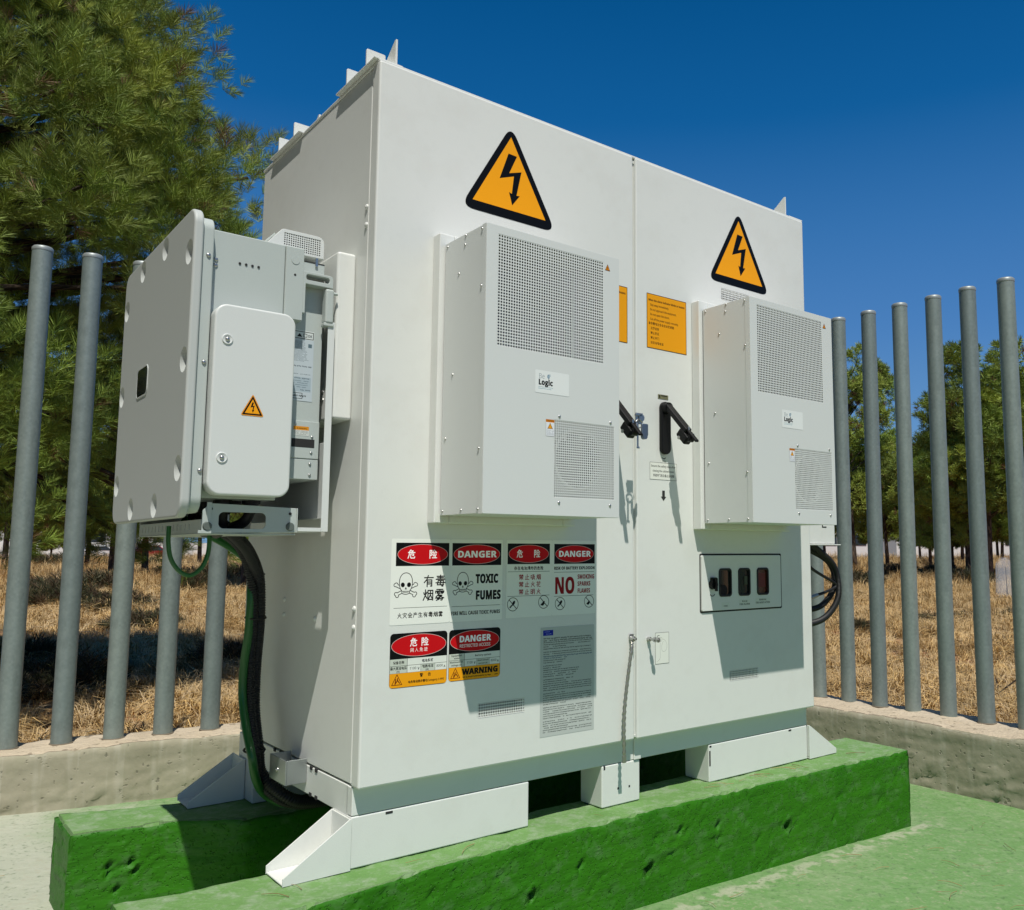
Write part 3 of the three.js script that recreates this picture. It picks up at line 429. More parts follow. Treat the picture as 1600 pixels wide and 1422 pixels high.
    g.fillStyle = '#eea011'; g.fillRect(0, y3, w, h - y3); g.strokeStyle = INK; g.lineWidth = 7; g.beginPath(); g.moveTo(w * 0.13, h * 0.755); g.lineTo(w * 0.215, h * 0.945); g.lineTo(w * 0.045, h * 0.945); g.closePath(); g.strokeStyle = '#5a1206'; g.stroke(); strokes(g, '人', w * 0.1, h * 0.82, h * 0.1, 10); g.beginPath(); g.moveTo(w * 0.11, h * 0.84); g.lineTo(w * 0.1, h * 0.93); g.stroke();
    if (en) { txt(g, 'WARNING', w * 0.26, h * 0.89, h * 0.15, INK, { w: w * 0.7, heavy: 7 }); greek(g, w * 0.27, h * 0.925, w * 0.68, h * 0.03, 3, INK, 0.95); } else { han(g, '警', w * 0.52, h * 0.765, h * 0.07, INK, 0, 0.1); han(g, '告', w * 0.66, h * 0.765, h * 0.07, INK, 0, 0.1); han(g, '电危险会', w * 0.32, h * 0.885, h * 0.05, INK, w * 0.043, 0.12); han(g, '路存警在', w * 0.49, h * 0.885, h * 0.05, INK, w * 0.043, 0.12); txt(g, 'Category 3 PPE', w * 0.66, h * 0.93, h * 0.055, INK, { w: w * 0.29 }); }
    g.strokeStyle = INK; g.lineWidth = 5; g.strokeRect(1, 1, w - 2, h - 2);
  };
  label('access_sticker', dl, 0.075, 0.2395, 0.431, 0.567, 0.0006, 0.01, stickerMat('accC', 700, 580, access(false)), 'restricted access sticker in Chinese');
  label('access_sticker', dl, 0.2445, 0.406, 0.433, 0.567, 0.0006, 0.01, stickerMat('accE', 700, 580, access(true)), 'restricted access sticker in English');
  label('instruction_sheet', dl, 0.543, 0.741, 0.25, 0.557, 0.0006, 0.002, stickerMat('instr', 660, 1024, (g, w, h) => {
    base(g, w, h, '#b9beba'); g.fillStyle = '#12259a'; g.fillRect(30, 26, 120, 52); greek(g, 50, 38, 60, 9, 8, '#aab4e8'); greek(g, 40, 58, 90, 9, 9, '#aab4e8'); let y = 98;
    for (let i = 0; i < 44 && y < h - 40; i++) { const head = i === 0 || i === 1 || i === 8, short = i > 9 && i < 19; greek(g, 36, y, (short ? 0.28 + ((i * 37) % 40) / 100 : i % 5 === 4 ? 0.4 : 0.88) * w, head ? 15 : 11, i + 40, i === 8 || i === 9 ? '#1b3a5a' : '#1c211f', 0.92); y += i % 6 === 5 ? 30 : 20; }
  }), 'grey sheet of small print with a blue heading');
  const board = stickerMat('orange', 620, 620, (g, w, h) => {
    base(g, w, h, '#e79c0e'); g.strokeStyle = '#3a2408'; g.lineWidth = 8; g.strokeRect(3, 3, w - 6, h - 6); const c = '#2a1a06';
    ['When the alarm indicator blinks or buzzes:', 'Stay away immediately.', 'Do not approach the equipment.', 'Do not open the doors.', 'Cut off the power supply remotely.'].forEach((t, i) => txt(g, t, i ? 52 : 26, 84 + i * 54, 33, c, { bold: i === 0, w: [570, 290, 410, 300, 440][i], heavy: 1.2 }));
    ['备告警电生告会在设花明路', '立即远告', '禁止花近', '禁止开门', '远在池短电流'].forEach((t, i) => han(g, t, i ? 58 : 28, 322 + i * 54, 30, c, 33, 0.11));
  });
  label('notice_board', dr, 0.9625, 1.147, 1.443, 1.628, 0.0006, 0.001, board, 'orange notice with warning text'); label('notice_board', dl, 0.693, 0.8775, 1.443, 1.628, 0.0006, 0.001, board, 'orange notice with warning text');
  label('maker_plate', dr, 1.011, 1.058, 1.2775, 1.2925, 0.001, 0.001, stickerMat('maker', 256, 82, (g, w, h) => { base(g, w, h, '#77775a'); g.fillStyle = '#24261c'; g.fillRect(26, 14, 30, 54); g.fillRect(80, 10, 150, 22); greek(g, 84, 44, 140, 16, 5, '#26281e'); g.lineWidth = 6; g.strokeStyle = '#4c4d3c'; g.strokeRect(0, 0, w, h); }), 'small metal plate above the handle');
  label('open_mark', dr, 1.02, 1.053, 1.066, 1.09, 0.0006, 0.001, stickerMat('openmark', 256, 190, (g, w, h) => { base(g, w, h, '#dcdfd6'); g.strokeStyle = INK; g.lineWidth = 22; g.beginPath(); g.arc(w / 2, 20, 66, 0.5, 2.64); g.stroke(); txt(g, 'OPEN', w / 2, 165, 46, '#4a4c48', { align: 'center' }); }));
  label('rope_notice', dr, 0.973, 1.0955, 1.0085, 1.0655, 0.0006, 0.001, stickerMat('rope', 620, 290, (g, w, h) => { base(g, w, h, '#dfe1d8'); g.strokeStyle = '#3c3c36'; g.lineWidth = 5; g.strokeRect(3, 3, w - 6, h - 6); txt(g, 'Secure the safety rope after', w / 2, 80, 48, '#30302c', { align: 'center', w: 560 }); txt(g, 'closing the cabinet doors', w / 2, 160, 48, '#30302c', { align: 'center', w: 490 }); han(g, '关进开门后立备止会电险', 70, 194, 46, '#30302c', 44, 0.11); }), 'safety rope notice');
  const ar = new THREE.Shape(); [[-0.006, 0.034], [0.006, 0.034], [0.006, 0.014], [0.012, 0.014], [0, 0], [-0.012, 0.014], [-0.006, 0.014]].forEach(([x, y], i) => ar[i ? 'lineTo' : 'moveTo'](1.034 + x, 0.94 + y)); mesh('arrow_mark', new THREE.ShapeGeometry(ar).translate(0, 0, 0.0006), gasketBlack, dr);
  label('diagram_sticker', dr, 0.993, 1.054, 0.418, 0.517, 0.0006, 0.001, stickerMat('diagram', 320, 520, (g, w, h) => { base(g, w, h, '#dfe1d8'); g.strokeStyle = '#3a3a36'; g.lineWidth = 5; g.strokeRect(3, 3, w - 6, h - 6); g.lineWidth = 9; g.beginPath(); g.arc(80, 90, 42, 2.4, 5.2); g.stroke(); g.lineWidth = 3; g.strokeStyle = '#77776f'; g.strokeRect(84, 84, 70, 60); g.beginPath(); g.moveTo(150, 110); g.bezierCurveTo(300, 120, 300, 300, 210, 320); g.bezierCurveTo(120, 330, 140, 200, 190, 150); g.moveTo(120, 150); g.bezierCurveTo(90, 380, 170, 420, 40, 480); g.stroke(); }), 'line drawing of the safety rope');

  // control panel: recessed joint around a flush plate, lock and three windows
  const px0 = 1.199, px1 = 1.625, py0 = 0.57, py1 = 0.768;
  const jointS = rrect(px0, px1 + 0.004, py0, py1, 0.006); jointS.holes.push(rrect(px0 + 0.004, px1 - 0.004, py0 + 0.005, py1 - 0.005, 0.004, THREE.Path));
  mesh('panel_joint', ext(jointS, 0.0012, 0.0003), gasketBlack, dr);
  const plateS = rrect(px0 + 0.005, px1 - 0.005, py0 + 0.006, py1 - 0.006, 0.005), wins = [[1.288, 1.35], [1.387, 1.448], [1.486, 1.548]];
  for (const [a, b] of wins) plateS.holes.push(rrect(a, b, 0.622, 0.717, 0.012, THREE.Path));
  const panel = mesh('control_panel', cuv(ext(plateS, 0.006, 0.0008, 8)), paintWhite, cab);
  wins.forEach(([a, b], i) => {
    const rim = rrect(a - 0.001, b + 0.001, 0.621, 0.718, 0.013); rim.holes.push(rrect(a + 0.005, b - 0.005, 0.628, 0.711, 0.008, THREE.Path)); mesh('window_rim', ext(rim, 0.0095, 0.0015), rubber, panel);
    mesh('window_pane', bx(a + 0.002, b - 0.002, 0.624, 0.715, 0.0012, 0.0022, 0), [glassDark, glassDark, new THREE.MeshPhysicalMaterial({ color: C(0.075, 0.012, 0.006), roughness: 0.1, clearcoat: 1 })][i], panel);
    mesh('indicator', i === 0 ? cyl(0.014, 0.02, 0.004, 20, 'z', a + 0.022, 0.642, 0.0045) : i === 1 ? bx(a + 0.034, a + 0.05, 0.66, 0.69, 0.0023, 0.005) : bx(a + 0.012, b - 0.012, 0.65, 0.7, 0.0023, 0.003), i === 2 ? new THREE.MeshStandardMaterial({ color: C(0.12, 0.015, 0.008), roughness: 0.4 }) : i ? new THREE.MeshStandardMaterial({ color: C(0.05, 0.06, 0.03), roughness: 0.5 }) : blackPlastic, panel);
  });
  const small = (lines, x0, x1, y0, y1, k) => label('panel_text', panel, x0, x1, y0, y1, 0.0064, 0.0005, stickerMat(k, 256, 96, (g, w, h) => { base(g, w, h, '#d6d9d0'); lines.forEach((t, i) => txt(g, t, w / 2, 40 + i * 44, 38, '#41463f', { align: 'center', w: w * (t.length > 8 ? 0.96 : 0.5) })); }));
  small(['', 'FIRE'], 1.3, 1.34, 0.585, 0.602, 'pt1'); small(['PULSE', 'FIRE ALARM'], 1.39, 1.447, 0.587, 0.608, 'pt2'); small(['MANUAL', 'FIRE AGENT ACTION'], 1.476, 1.556, 0.589, 0.611, 'pt3');
  const kn = mesh('panel_lock', join([cyl(0.017, 0.015, 0.014, 24, 'z', 1.254, 0.664, 0.013), bx(1.25, 1.258, 0.642, 0.686, 0.02, 0.03, 0.002), bx(1.243, 1.27, 0.672, 0.688, 0.006, 0.018, 0.004)]), blackPlastic, panel);
  const arcS = tube([[1.243, 0.631, 0.0066], [1.2475, 0.6265, 0.0066], [1.254, 0.625, 0.0066], [1.2605, 0.6265, 0.0066], [1.265, 0.631, 0.0066]], 0.0013, 14, 5); mesh('lock_mark', arcS, gasketBlack, kn);

  // swing handles
  const handle = (x, keys) => {
    const d = mesh('door_handle', plain(ext(rrect(x - 0.0215, x + 0.0215, 1.093, 1.268, 0.0212), 0.014, 0.003, 16)), blackPlastic, cab);
    mesh('pivot', cyl(0.021, 0.018, 0.014, 24, 'z', x, 1.246, 0.021), blackPlastic, d);
    const lv = new THREE.Group(); const geo = join([bx(-0.014, 0.014, -0.125, 0.012, -0.009, 0.009, 0.005), bx(-0.0075, 0.0075, -0.178, -0.122, -0.001, 0.007, 0.003), bx(-0.015, 0.013, -0.15, -0.098, -0.036, -0.006, 0.006), cyl(0.012, 0.012, 0.024, 16, 'x', 0, -0.145, -0.012)]);
    geo.rotateX(-Math.PI / 4.05); geo.translate(x, 1.247, 0.026);
    mesh('lever', geo, blackPlastic, d);
    mesh('lock_barrel', join([cyl(0.006, 0.006, 0.032, 14, 'x', x, 1.14, 0.085), cyl(0.0035, 0.0035, 0.02, 10, 'z', x + 0.006, 1.147, 0.122), bx(x - 0.004, x + 0.004, 1.15, 1.17, 0.112, 0.1145, 0.001).translate(0, 0.003, 0.0035)]), steel, d);
    if (keys) {
      mesh('key_plate', join([bx(x + 0.008, x + 0.038, 1.165, 1.2, 0.095, 0.098, 0.001), bx(x + 0.004, x + 0.03, 1.19, 1.196, 0.097, 0.102, 0.001), cyl(0.011, 0.011, 0.004, 16, 'z', x + 0.03, 1.185, 0.1)]).translate(0.02, 0, 0), steel, d);
      mesh('key', join([bx(x + 0.005, x + 0.012, 1.09, 1.165, 0.105, 0.107, 0.001), new THREE.TorusGeometry(0.013, 0.002, 8, 20).translate(x + 0.014, 1.165, 0.106), bx(x + 0.004, x + 0.016, 1.088, 1.094, 0.105, 0.107, 0.001)]).translate(0.02, 0, 0), steel, d);
      mesh('key_tag', join([bx(x + 0.018, x + 0.045, 1.128, 1.166, 0.108, 0.116, 0.004), cyl(0.009, 0.009, 0.012, 12, 'z', x + 0.03, 1.126, 0.112)]).translate(0.02, 0, 0), new THREE.MeshStandardMaterial({ color: C(0.16, 0.2, 0.25), roughness: 0.35, metalness: 0.7 }), d);
    }
    return d;
  };
  handle(1.037, false); handle(0.797, true).userData.label = 'black swing handle with keys';

  // earthing strap and stay bolt
  const sp = [[0.888, 0.508, 0.006], [0.882, 0.49, 0.014], [0.87, 0.43, 0.016], [0.86, 0.36, 0.014], [0.852, 0.29, 0.013], [0.849, 0.225, 0.014], [0.85, 0.15, 0.013]].map((p) => V(...p)), cv = new THREE.CatmullRomCurve3(sp), sg = [];
  { const pos = [], N = 70, idx = []; for (let i = 0; i <= N; i++) { const p = cv.getPoint(i / N), k = 0.0065 + 0.0016 * Math.sin(i * 1.9); pos.push(p.x - k, p.y, p.z, p.x, p.y, p.z + 0.003 + (i % 2) * 0.0012, p.x + k, p.y, p.z, p.x, p.y, p.z - 0.0015); if (i < N) for (let q = 0; q < 4; q++) { const a = i * 4 + q, b = i * 4 + (q + 1) % 4; idx.push(a, a + 4, b, b, a + 4, b + 4); } } const g = new THREE.BufferGeometry(); g.setAttribute('position', new THREE.Float32BufferAttribute(pos, 3)); g.setIndex(idx); g.computeVertexNormals(); sg.push(g); }
  const st = mesh('earth_strap', join([...sg, bx(0.843, 0.857, 0.138, 0.16, 0.011, 0.0155, 0.001)]), new THREE.MeshStandardMaterial({ color: C(0.4, 0.385, 0.34), metalness: 0.85, roughness: 0.42 }), cab);
  mesh('strap_bolt', join([cyl(0.009, 0.008, 0.012, 6, 'z', 0.888, 0.506, 0.012), cyl(0.004, 0.004, 0.014, 10, 'z', 0.888, 0.506, 0.02), bx(0.879, 0.897, 0.502, 0.52, 0.003, 0.006, 0.001)]), steel, st);
  mesh('stay_bolt', join([cyl(0.007, 0.007, 0.012, 6, 'z', 0.962, 0.5, 0.006), cyl(0.004, 0.004, 0.05, 10, 'z', 0.962, 0.5, 0.028), cyl(0.008, 0.008, 0.008, 6, 'z', 0.962, 0.5, 0.032), cyl(0.008, 0.008, 0.008, 6, 'z', 0.962, 0.5, 0.046)]), steel, cab);
}

// ---------------------------------------------------------------- cooling units on the doors
function logo(withCode) { return stickerMat('logo', 640, 330, (g, w, h) => {
  g.fillStyle = '#dfe3e1'; g.fillRect(0, 0, w, h); txt(g, 'Be', 62, 120, 100, '#9aa3a6', { bold: false }); txt(g, 'Logic', 58, 210, 108, '#0c0e10', { w: 270, heavy: 7 });
  g.strokeStyle = '#6e8ca0'; g.lineWidth = 7; const r = rng(7); for (let i = 0; i < 11; i++) { const a = r() * 6.3, d = r() * 30; g.beginPath(); g.arc(252 + Math.cos(a) * d * 1.25, 72 + Math.sin(a) * d, 10 + r() * 12, r() * 6, 3 + r() * 6); g.stroke(); } g.fillStyle = '#2a3a44'; g.fillRect(246, 104, 8, 26);
  greek(g, 58, 234, 270, 15, 11, '#8aa6ae', 0.95); greek(g, 58, 258, 220, 15, 12, '#6f97a6', 0.95);
}); }
function coolingUnit(text, x, y) {
  const o = thing('cooling_unit', text, 'air conditioner', 'cooling units on the cabinet doors'); o.position.set(x, y, 0.0008);
  const w = 0.438, h = 0.732, zf = 0.25;
  mesh('mounting_frame', join([bx(-0.015, 0.03, -0.02, h + 0.032, 0, 0.036, 0.003), bx(w - 0.03, w + 0.015, -0.02, h + 0.032, 0, 0.036, 0.003), bx(0.0305, w - 0.0305, -0.02, 0.02, 0, 0.036, 0.003), bx(0.0305, w - 0.0305, h - 0.01, h + 0.032, 0, 0.036, 0.003)]), paintWhite, o);
  mesh('seal', bx(0.003, w - 0.003, 0.003, h - 0.003, 0.0365, 0.0405, 0), gasketBlack, o);
  const t = 0.0016, z0 = 0.041, z1 = zf - 0.009;
  mesh('housing', join([bx(0, t, 0, h, z0, z1, 0.0006), bx(w - t, w, 0, h, z0, z1, 0.0006), bx(t, w - t, h - t, h, z0, z1, 0.0006), bx(t, w - t, 0, t, z0, z1, 0.0006), bx(t, w - t, t, h - t, z0, z0 + t, 0.0005)]), paintCover, o);
  const G = [0.034, 0.381, 0.422, 0.711], F = [0.215, 0.42, 0.047, 0.25], s = rrect(-0.0012, w + 0.0012, -0.0015, h + 0.0012, 0.003); s.holes.push(hole(...G), hole(...F));
  mesh('front_panel', join([ext(s, 0.003, 0.0007).translate(0, 0, zf - 0.003), bx(-0.0012, 0.0006, -0.0015, h + 0.0012, zf - 0.021, zf - 0.0031, 0.0004), bx(w - 0.0006, w + 0.0012, -0.0015, h + 0.0012, zf - 0.021, zf - 0.0031, 0.0004), bx(0.0008, w - 0.0008, h, h + 0.0012, zf - 0.021, zf - 0.0031, 0.0004), bx(0.0008, w - 0.0008, -0.0015, -0.0003, zf - 0.021, zf - 0.0031, 0.0004)]), paintCover, o);
  mesh('condenser_grille', perforated(...G, 44, 37, 0.74, 0.0008).translate(0, 0, zf - 0.0004), paintCover, o).userData.kind = 'stuff';
  mesh('fan_grille', perforated(...F, 31, 31, 0.7, 0.0008).translate(0, 0, zf - 0.0004), paintCover, o).userData.kind = 'stuff';
  const fins = []; for (let k = 0; k < 40; k++) fins.push(bx(G[0] + 0.004 + k * 0.0086, G[0] + 0.0055 + k * 0.0086, G[2] - 0.01, G[3] + 0.005, 0.07, 0.115, 0)); fins.push(bx(G[0] - 0.01, G[1] + 0.01, G[2] - 0.012, G[3] + 0.006, 0.064, 0.0695, 0));
  mesh('condenser', join(fins), coilMat, o);
  const cx = 0.305, cy = 0.152, sh = new THREE.Shape(); sh.moveTo(F[0] - 0.015, F[2] - 0.015); sh.lineTo(F[1] + 0.012, F[2] - 0.015); sh.lineTo(F[1] + 0.012, F[3] + 0.012); sh.lineTo(F[0] - 0.015, F[3] + 0.012); sh.closePath(); const ch = new THREE.Path(); ch.absarc(cx, cy, 0.078, 0, Math.PI * 2, true); sh.holes.push(ch);
  const fan = mesh('fan', join([ext(sh, 0.002, 0.0004, 40).translate(0, 0, 0.228), new THREE.TorusGeometry(0.081, 0.006, 10, 48).translate(cx, cy, 0.2345), new THREE.CylinderGeometry(0.078, 0.078, 0.022, 48, 1, true).rotateX(Math.PI / 2).translate(cx, cy, 0.218)]), shroudMat, o);
  const bl = [cyl(0.03, 0.03, 0.03, 28, 'z', cx, cy, 0.208)]; for (let k = 0; k < 7; k++) { const b = bx(-0.03, 0.03, 0.022, 0.074, -0.001, 0.001, 0); b.rotateY(0.3); b.rotateZ(k / 7 * Math.PI * 2); b.translate(cx, cy, 0.212); bl.push(b); } mesh('blades', join(bl), blackPlastic, fan);
  mesh('rating_triangle', sheet(triShape(0.387, 0.4055, 0.69, 0.7085, 0.001), 0.387, 0.4055, 0.69, 0.7085, zf + 0.0005), stickerMat('tri2', 256, 256, (g, W, H) => { g.fillStyle = '#5c3406'; g.fillRect(0, 0, W, H); g.fillStyle = '#d9840f'; g.beginPath(); g.moveTo(W / 2, 50); g.lineTo(W - 38, H - 24); g.lineTo(38, H - 24); g.fill(); g.fillStyle = INK; g.fillRect(W / 2 - 12, 110, 24, 100); }), o);
  label('logo_sticker', o, 0.152, 0.262, 0.316, 0.376, zf + 0.0005, 0.003, logo(), 'small white sticker with a company logo');
  label('caution_sticker', o, 0.187, 0.2148, 0.205, 0.249, zf + 0.0005, 0.001, stickerMat('caution', 170, 270, (g, W, H) => { g.fillStyle = '#dfe2e6'; g.fillRect(0, 0, W, H); g.fillStyle = '#d5801c'; g.fillRect(0, 0, W, 46); txt(g, 'CAUTION', W / 2, 36, 34, '#3a2206', { align: 'center', w: W * 0.85 }); g.fillStyle = '#e09a1a'; g.strokeStyle = '#40300a'; g.lineWidth = 6; g.beginPath(); g.moveTo(W / 2, 60); g.lineTo(W / 2 + 48, 148); g.lineTo(W / 2 - 48, 148); g.closePath(); g.fill(); g.stroke(); for (let i = 0; i < 5; i++) greek(g, 16, 170 + i * 18, W - 34, 9, i, '#5a6270', 0.95); g.strokeStyle = '#333'; g.lineWidth = 5; g.strokeRect(0, 0, W, H); }));
  for (const [sx, sy] of [[0.231, 0.26], [0.407, 0.26], [0.231, 0.033], [0.405, 0.031]]) screw(o, sx, sy, zf, 'z', 0.8, steel);
  for (const [sz, sy] of [[0.052, 0.722], [0.146, 0.727], [0.228, 0.722], [0.143, 0.703], [0.114, 0.632], [0.091, 0.366], [0.06, 0.2], [0.228, 0.573], [0.228, 0.16], [0.052, 0.01], [0.146, 0.01], [0.228, 0.01]]) screw(o, sz > 0.2 ? -0.0012 : 0, sy, sz, '-x', 0.75, steel);
  return o;
}
coolingUnit('white cooling unit with a perforated grille, on the door with the danger stickers', 0.1865, 0.869);
coolingUnit('white cooling unit with a perforated grille, on the door with the control panel', 1.1865, 0.869);

// ---------------------------------------------------------------- inverter on the left side of the cabinet
const yz = (g, x) => g.rotateY(-Math.PI / 2).translate(x, 0, 0);   // shape drawn as (z, y), thickness towards -x
function corrugated(pts, r, pitch = 0.006, depth = 0.0016, rad = 14) {
  const cv = new THREE.CatmullRomCurve3(pts.map((p) => V(...p)), false, 'centripetal'), len = cv.getLength(), seg = Math.round(len / pitch * 4), g = new THREE.TubeGeometry(cv, seg, r, rad), p = g.attributes.position, q = V(0, 0, 0), c = V(0, 0, 0);
  for (let i = 0; i <= seg; i++) { cv.getPointAt(Math.min(1, i / seg), c); const k = 1 - depth / r * (i % 4 < 2 ? 0 : 1); for (let j = 0; j <= rad; j++) { const n = i * (rad + 1) + j; q.fromBufferAttribute(p, n).sub(c).multiplyScalar(k).add(c); p.setXYZ(n, q.x, q.y, q.z); } }
  g.computeVertexNormals(); return plain(g);
}
{
  const o = thing('inverter', 'light grey power inverter with a white front cover, hung on the side of the cabinet', 'inverter');
  // front cover with a dished seat at every screw
  const z0 = -0.79, z1 = -0.058, y0 = 0.852, y1 = 1.587, xc = -0.4;
  const seats = [[1.551, -0.328], [1.481, -0.094], [1.551, -0.572], [1.475, -0.754], [1.221, -0.094], [0.966, -0.094], [0.887, -0.557], [0.887, -0.3], [0.96, -0.754], [1.22, -0.754]];
  const ev = new Evaluator(); ev.attributes = ['position', 'normal']; ev.useGroups = false;
  const brush = (g) => { const q = plain(g); q.deleteAttribute('uv'); const b = new Brush(q); b.updateMatrixWorld(true); return b; };
  let cov = brush(yz(new THREE.ExtrudeGeometry(rrect(z0, z1, y0, y1, 0.042), { depth: 0.01, bevelEnabled: true, bevelThickness: 0.006, bevelSize: 0.006, bevelOffset: -0.006, bevelSegments: 5, curveSegments: 14 }).translate(0, 0, 0.006), xc));
  for (const [y, z] of seats) cov = ev.evaluate(cov, brush(new THREE.CylinderGeometry(0.0115, 0.0315, 0.0185, 36).rotateZ(-Math.PI / 2).translate(xc - 0.0137, y, z)), SUBTRACTION);
  const cover = mesh('front_cover', plain(cov.geometry), paintInverter, o);
  for (const [y, z] of seats) { const s = mesh('screw', screwGeo, steel, cover); s.position.set(xc - 0.004, y, z); s.rotation.y = -Math.PI / 2; s.scale.set(1.5, 1.5, 2.6); }
  mesh('display_window', yz(ext(rrect(-0.5615, -0.4445, 1.1895, 1.2665, 0.016), 0.002, 0.0006), xc - 0.0212), glassDark, cover);
  { const rs = rrect(-0.565, -0.441, 1.186, 1.27, 0.02); rs.holes.push(rrect(-0.5605, -0.4455, 1.1905, 1.2655, 0.016, THREE.Path)); mesh('window_rim', yz(ext(rs, 0.0028, 0.0008), xc - 0.021), paintInverter, cover); }
  // flange behind the cover, then the body
  mesh('flange', yz(ext(rrect(z0 + 0.012, z1 - 0.012, y0 + 0.012, y1 - 0.014, 0.036), 0.026, 0.003, 10), -0.3735), paintGrey, o);
  const zb = -0.1, xr = -0.147;
  mesh('body', join([bx(-0.3725, -0.193, 0.9, 1.551, -0.72, zb, 0.003), bx(-0.192, xr, 1.36, 1.551, -0.72, zb + 0.001, 0.002), bx(-0.192, -0.078, 0.958, 1.53, -0.7, -0.13, 0.002)]), paintGrey, o);
  const strip = mesh('side_strip', bx(-0.191, -0.146, 1.362, 1.549, zb + 0.0015, zb + 0.003, 0.0006), paintGrey, o);
  mesh('cap', cyl(0.0105, 0.0105, 0.001, 24, 'z', -0.168, 1.516, zb + 0.0036), paintGrey, strip); mesh('hole', cyl(0.003, 0.003, 0.0006, 12, 'z', -0.168, 1.478, zb + 0.0033), gasketBlack, strip);
  for (const k of [0, 1, 2, 3]) mesh('status_light', cyl(0.0032, 0.003, 0.0016, 14, 'z', -0.304 + k * 0.0151, 1.479, zb + 0.0009), gasketBlack, o);
  for (const [x, y, z] of [[-0.385, 1.474, -0.0695], [-0.36, 1.477, zb], [-0.36, 1.463, zb], [-0.383, 1.216, -0.0695], [-0.38, 0.961, -0.0695], [-0.362, 1.22, zb], [-0.362, 1.205, zb]]) screw(o, x, y, z, 'z', 1.05);
  // fan hood: rounded, perforated front, louvred shoulder
  const hs = new THREE.Shape(); hs.moveTo(-0.235, 1.5525); hs.lineTo(-0.19, 1.607); hs.quadraticCurveTo(-0.186, 1.612, -0.178, 1.612); hs.lineTo(-0.092, 1.612); hs.absarc(-0.092, 1.594, 0.018, Math.PI / 2, 0, true); hs.lineTo(-0.074, 1.5525); hs.closePath();
  const hh = new THREE.Path(); hh.moveTo(-0.182, 1.558); hh.lineTo(-0.182, 1.604); hh.lineTo(-0.083, 1.604); hh.lineTo(-0.083, 1.558); hh.closePath(); hs.holes.push(hh);
  const body2 = new THREE.Shape(); body2.moveTo(-0.235, 1.5525); body2.lineTo(-0.19, 1.607); body2.quadraticCurveTo(-0.186, 1.612, -0.178, 1.612); body2.lineTo(-0.092, 1.612); body2.absarc(-0.092, 1.594, 0.018, Math.PI / 2, 0, true); body2.lineTo(-0.074, 1.5525); body2.closePath();
  const hood = mesh('fan_hood', join([ext(hs, 0.57, 0.0008).translate(0, 0, -0.72), ext(body2, 0.006, 0.001).translate(0, 0, -0.727)]), paintCover, o);
  mesh('hood_grille', perforated(-0.182, -0.083, 1.558, 1.604, 17, 8, 0.72).translate(0, 0, -0.1508), paintCover, hood).userData.kind = 'stuff';
  for (let k = 0; k < 12; k++) { const l = bx(-0.003, 0.001, -0.031, 0.031, -0.012, 0.012, 0.0005); l.rotateZ(-0.69); l.translate(-0.2145, 1.58, -0.19 - k * 0.042); mesh('louvre', l, paintGrey, hood); }
  // wiring cover with the high-voltage triangle
  const wc = mesh('wiring_cover', join([new THREE.ExtrudeGeometry(rrect(-0.37, -0.179, 0.905, 1.358, 0.03), { depth: 0.03, bevelEnabled: true, bevelThickness: 0.005, bevelSize: 0.005, bevelOffset: -0.005, bevelSegments: 4, curveSegments: 12 }).translate(0, 0, -0.08), bx(-0.36, -0.19, 0.915, 1.348, -0.0995, -0.0852, 0.002)]), paintCover, o);
  mesh('warning_triangle', sheet(triShape(-0.303, -0.248, 1.096, 1.149, 0.006), -0.303, -0.248, 1.096, 1.149, -0.0443), stickerMat('triS', 512, 460, (g, w, h) => { g.fillStyle = '#e09018'; g.fillRect(0, 0, w, h); g.save(); g.translate(w * 0.07, h * 0.09); g.scale(0.86, 0.87); g.fillStyle = INK; g.beginPath(); g.moveTo(w / 2, 0); g.lineTo(w, h); g.lineTo(0, h); g.fill(); g.beginPath(); const t = document.createElement('canvas'); g.fillStyle = ORANGE; g.moveTo(w / 2, h * 0.17); g.lineTo(w * 0.87, h * 0.92); g.lineTo(w * 0.13, h * 0.92); g.fill(); g.fillStyle = INK; g.beginPath(); [[0.475, 0.34], [0.565, 0.34], [0.5, 0.53], [0.6, 0.49], [0.55, 0.73], [0.59, 0.72], [0.52, 0.88], [0.47, 0.72], [0.51, 0.73], [0.525, 0.57], [0.4, 0.62]].forEach(([x, y], i) => g[i ? 'lineTo' : 'moveTo'](x * w, y * h)); g.fill(); g.restore(); }), wc);
  for (const y of [1.273, 0.992]) { mesh('screw_cup', new THREE.LatheGeometry([[0.0035, 0.0002], [0.008, 0.0006], [0.0105, 0.0024], [0.0122, 0.0022], [0.013, 0]].map(([a, b]) => new THREE.Vector2(a, b)), 24).rotateX(Math.PI / 2).translate(-0.34, y, -0.0449), paintCover, wc); const s = mesh('screw', screwGeo, steel, wc); s.position.set(-0.34, y, -0.0448); s.scale.set(1.1, 1.1, 1.5); }
  // rating label and fuse cover on the recessed side
  label('rating_label', o, -0.152, -0.1, 1.16, 1.345, -0.1292, 0.001, stickerMat('rating', 300, 1040, (g, w, h) => {
    g.fillStyle = '#b9c3c8'; g.fillRect(0, 0, w, h); g.fillStyle = '#cfd5d2'; g.fillRect(0, 0, w, 130); g.strokeStyle = INK; g.lineWidth = 9; g.strokeRect(-20, 20, w + 8, 100); g.fillStyle = INK; g.beginPath(); g.moveTo(80, 45); g.lineTo(120, 98); g.lineTo(40, 98); g.fill(); g.lineWidth = 8; g.strokeRect(140, 48, 50, 46); txt(g, 'OK', 205, 94, 58, '#30363a', { w: 64 });
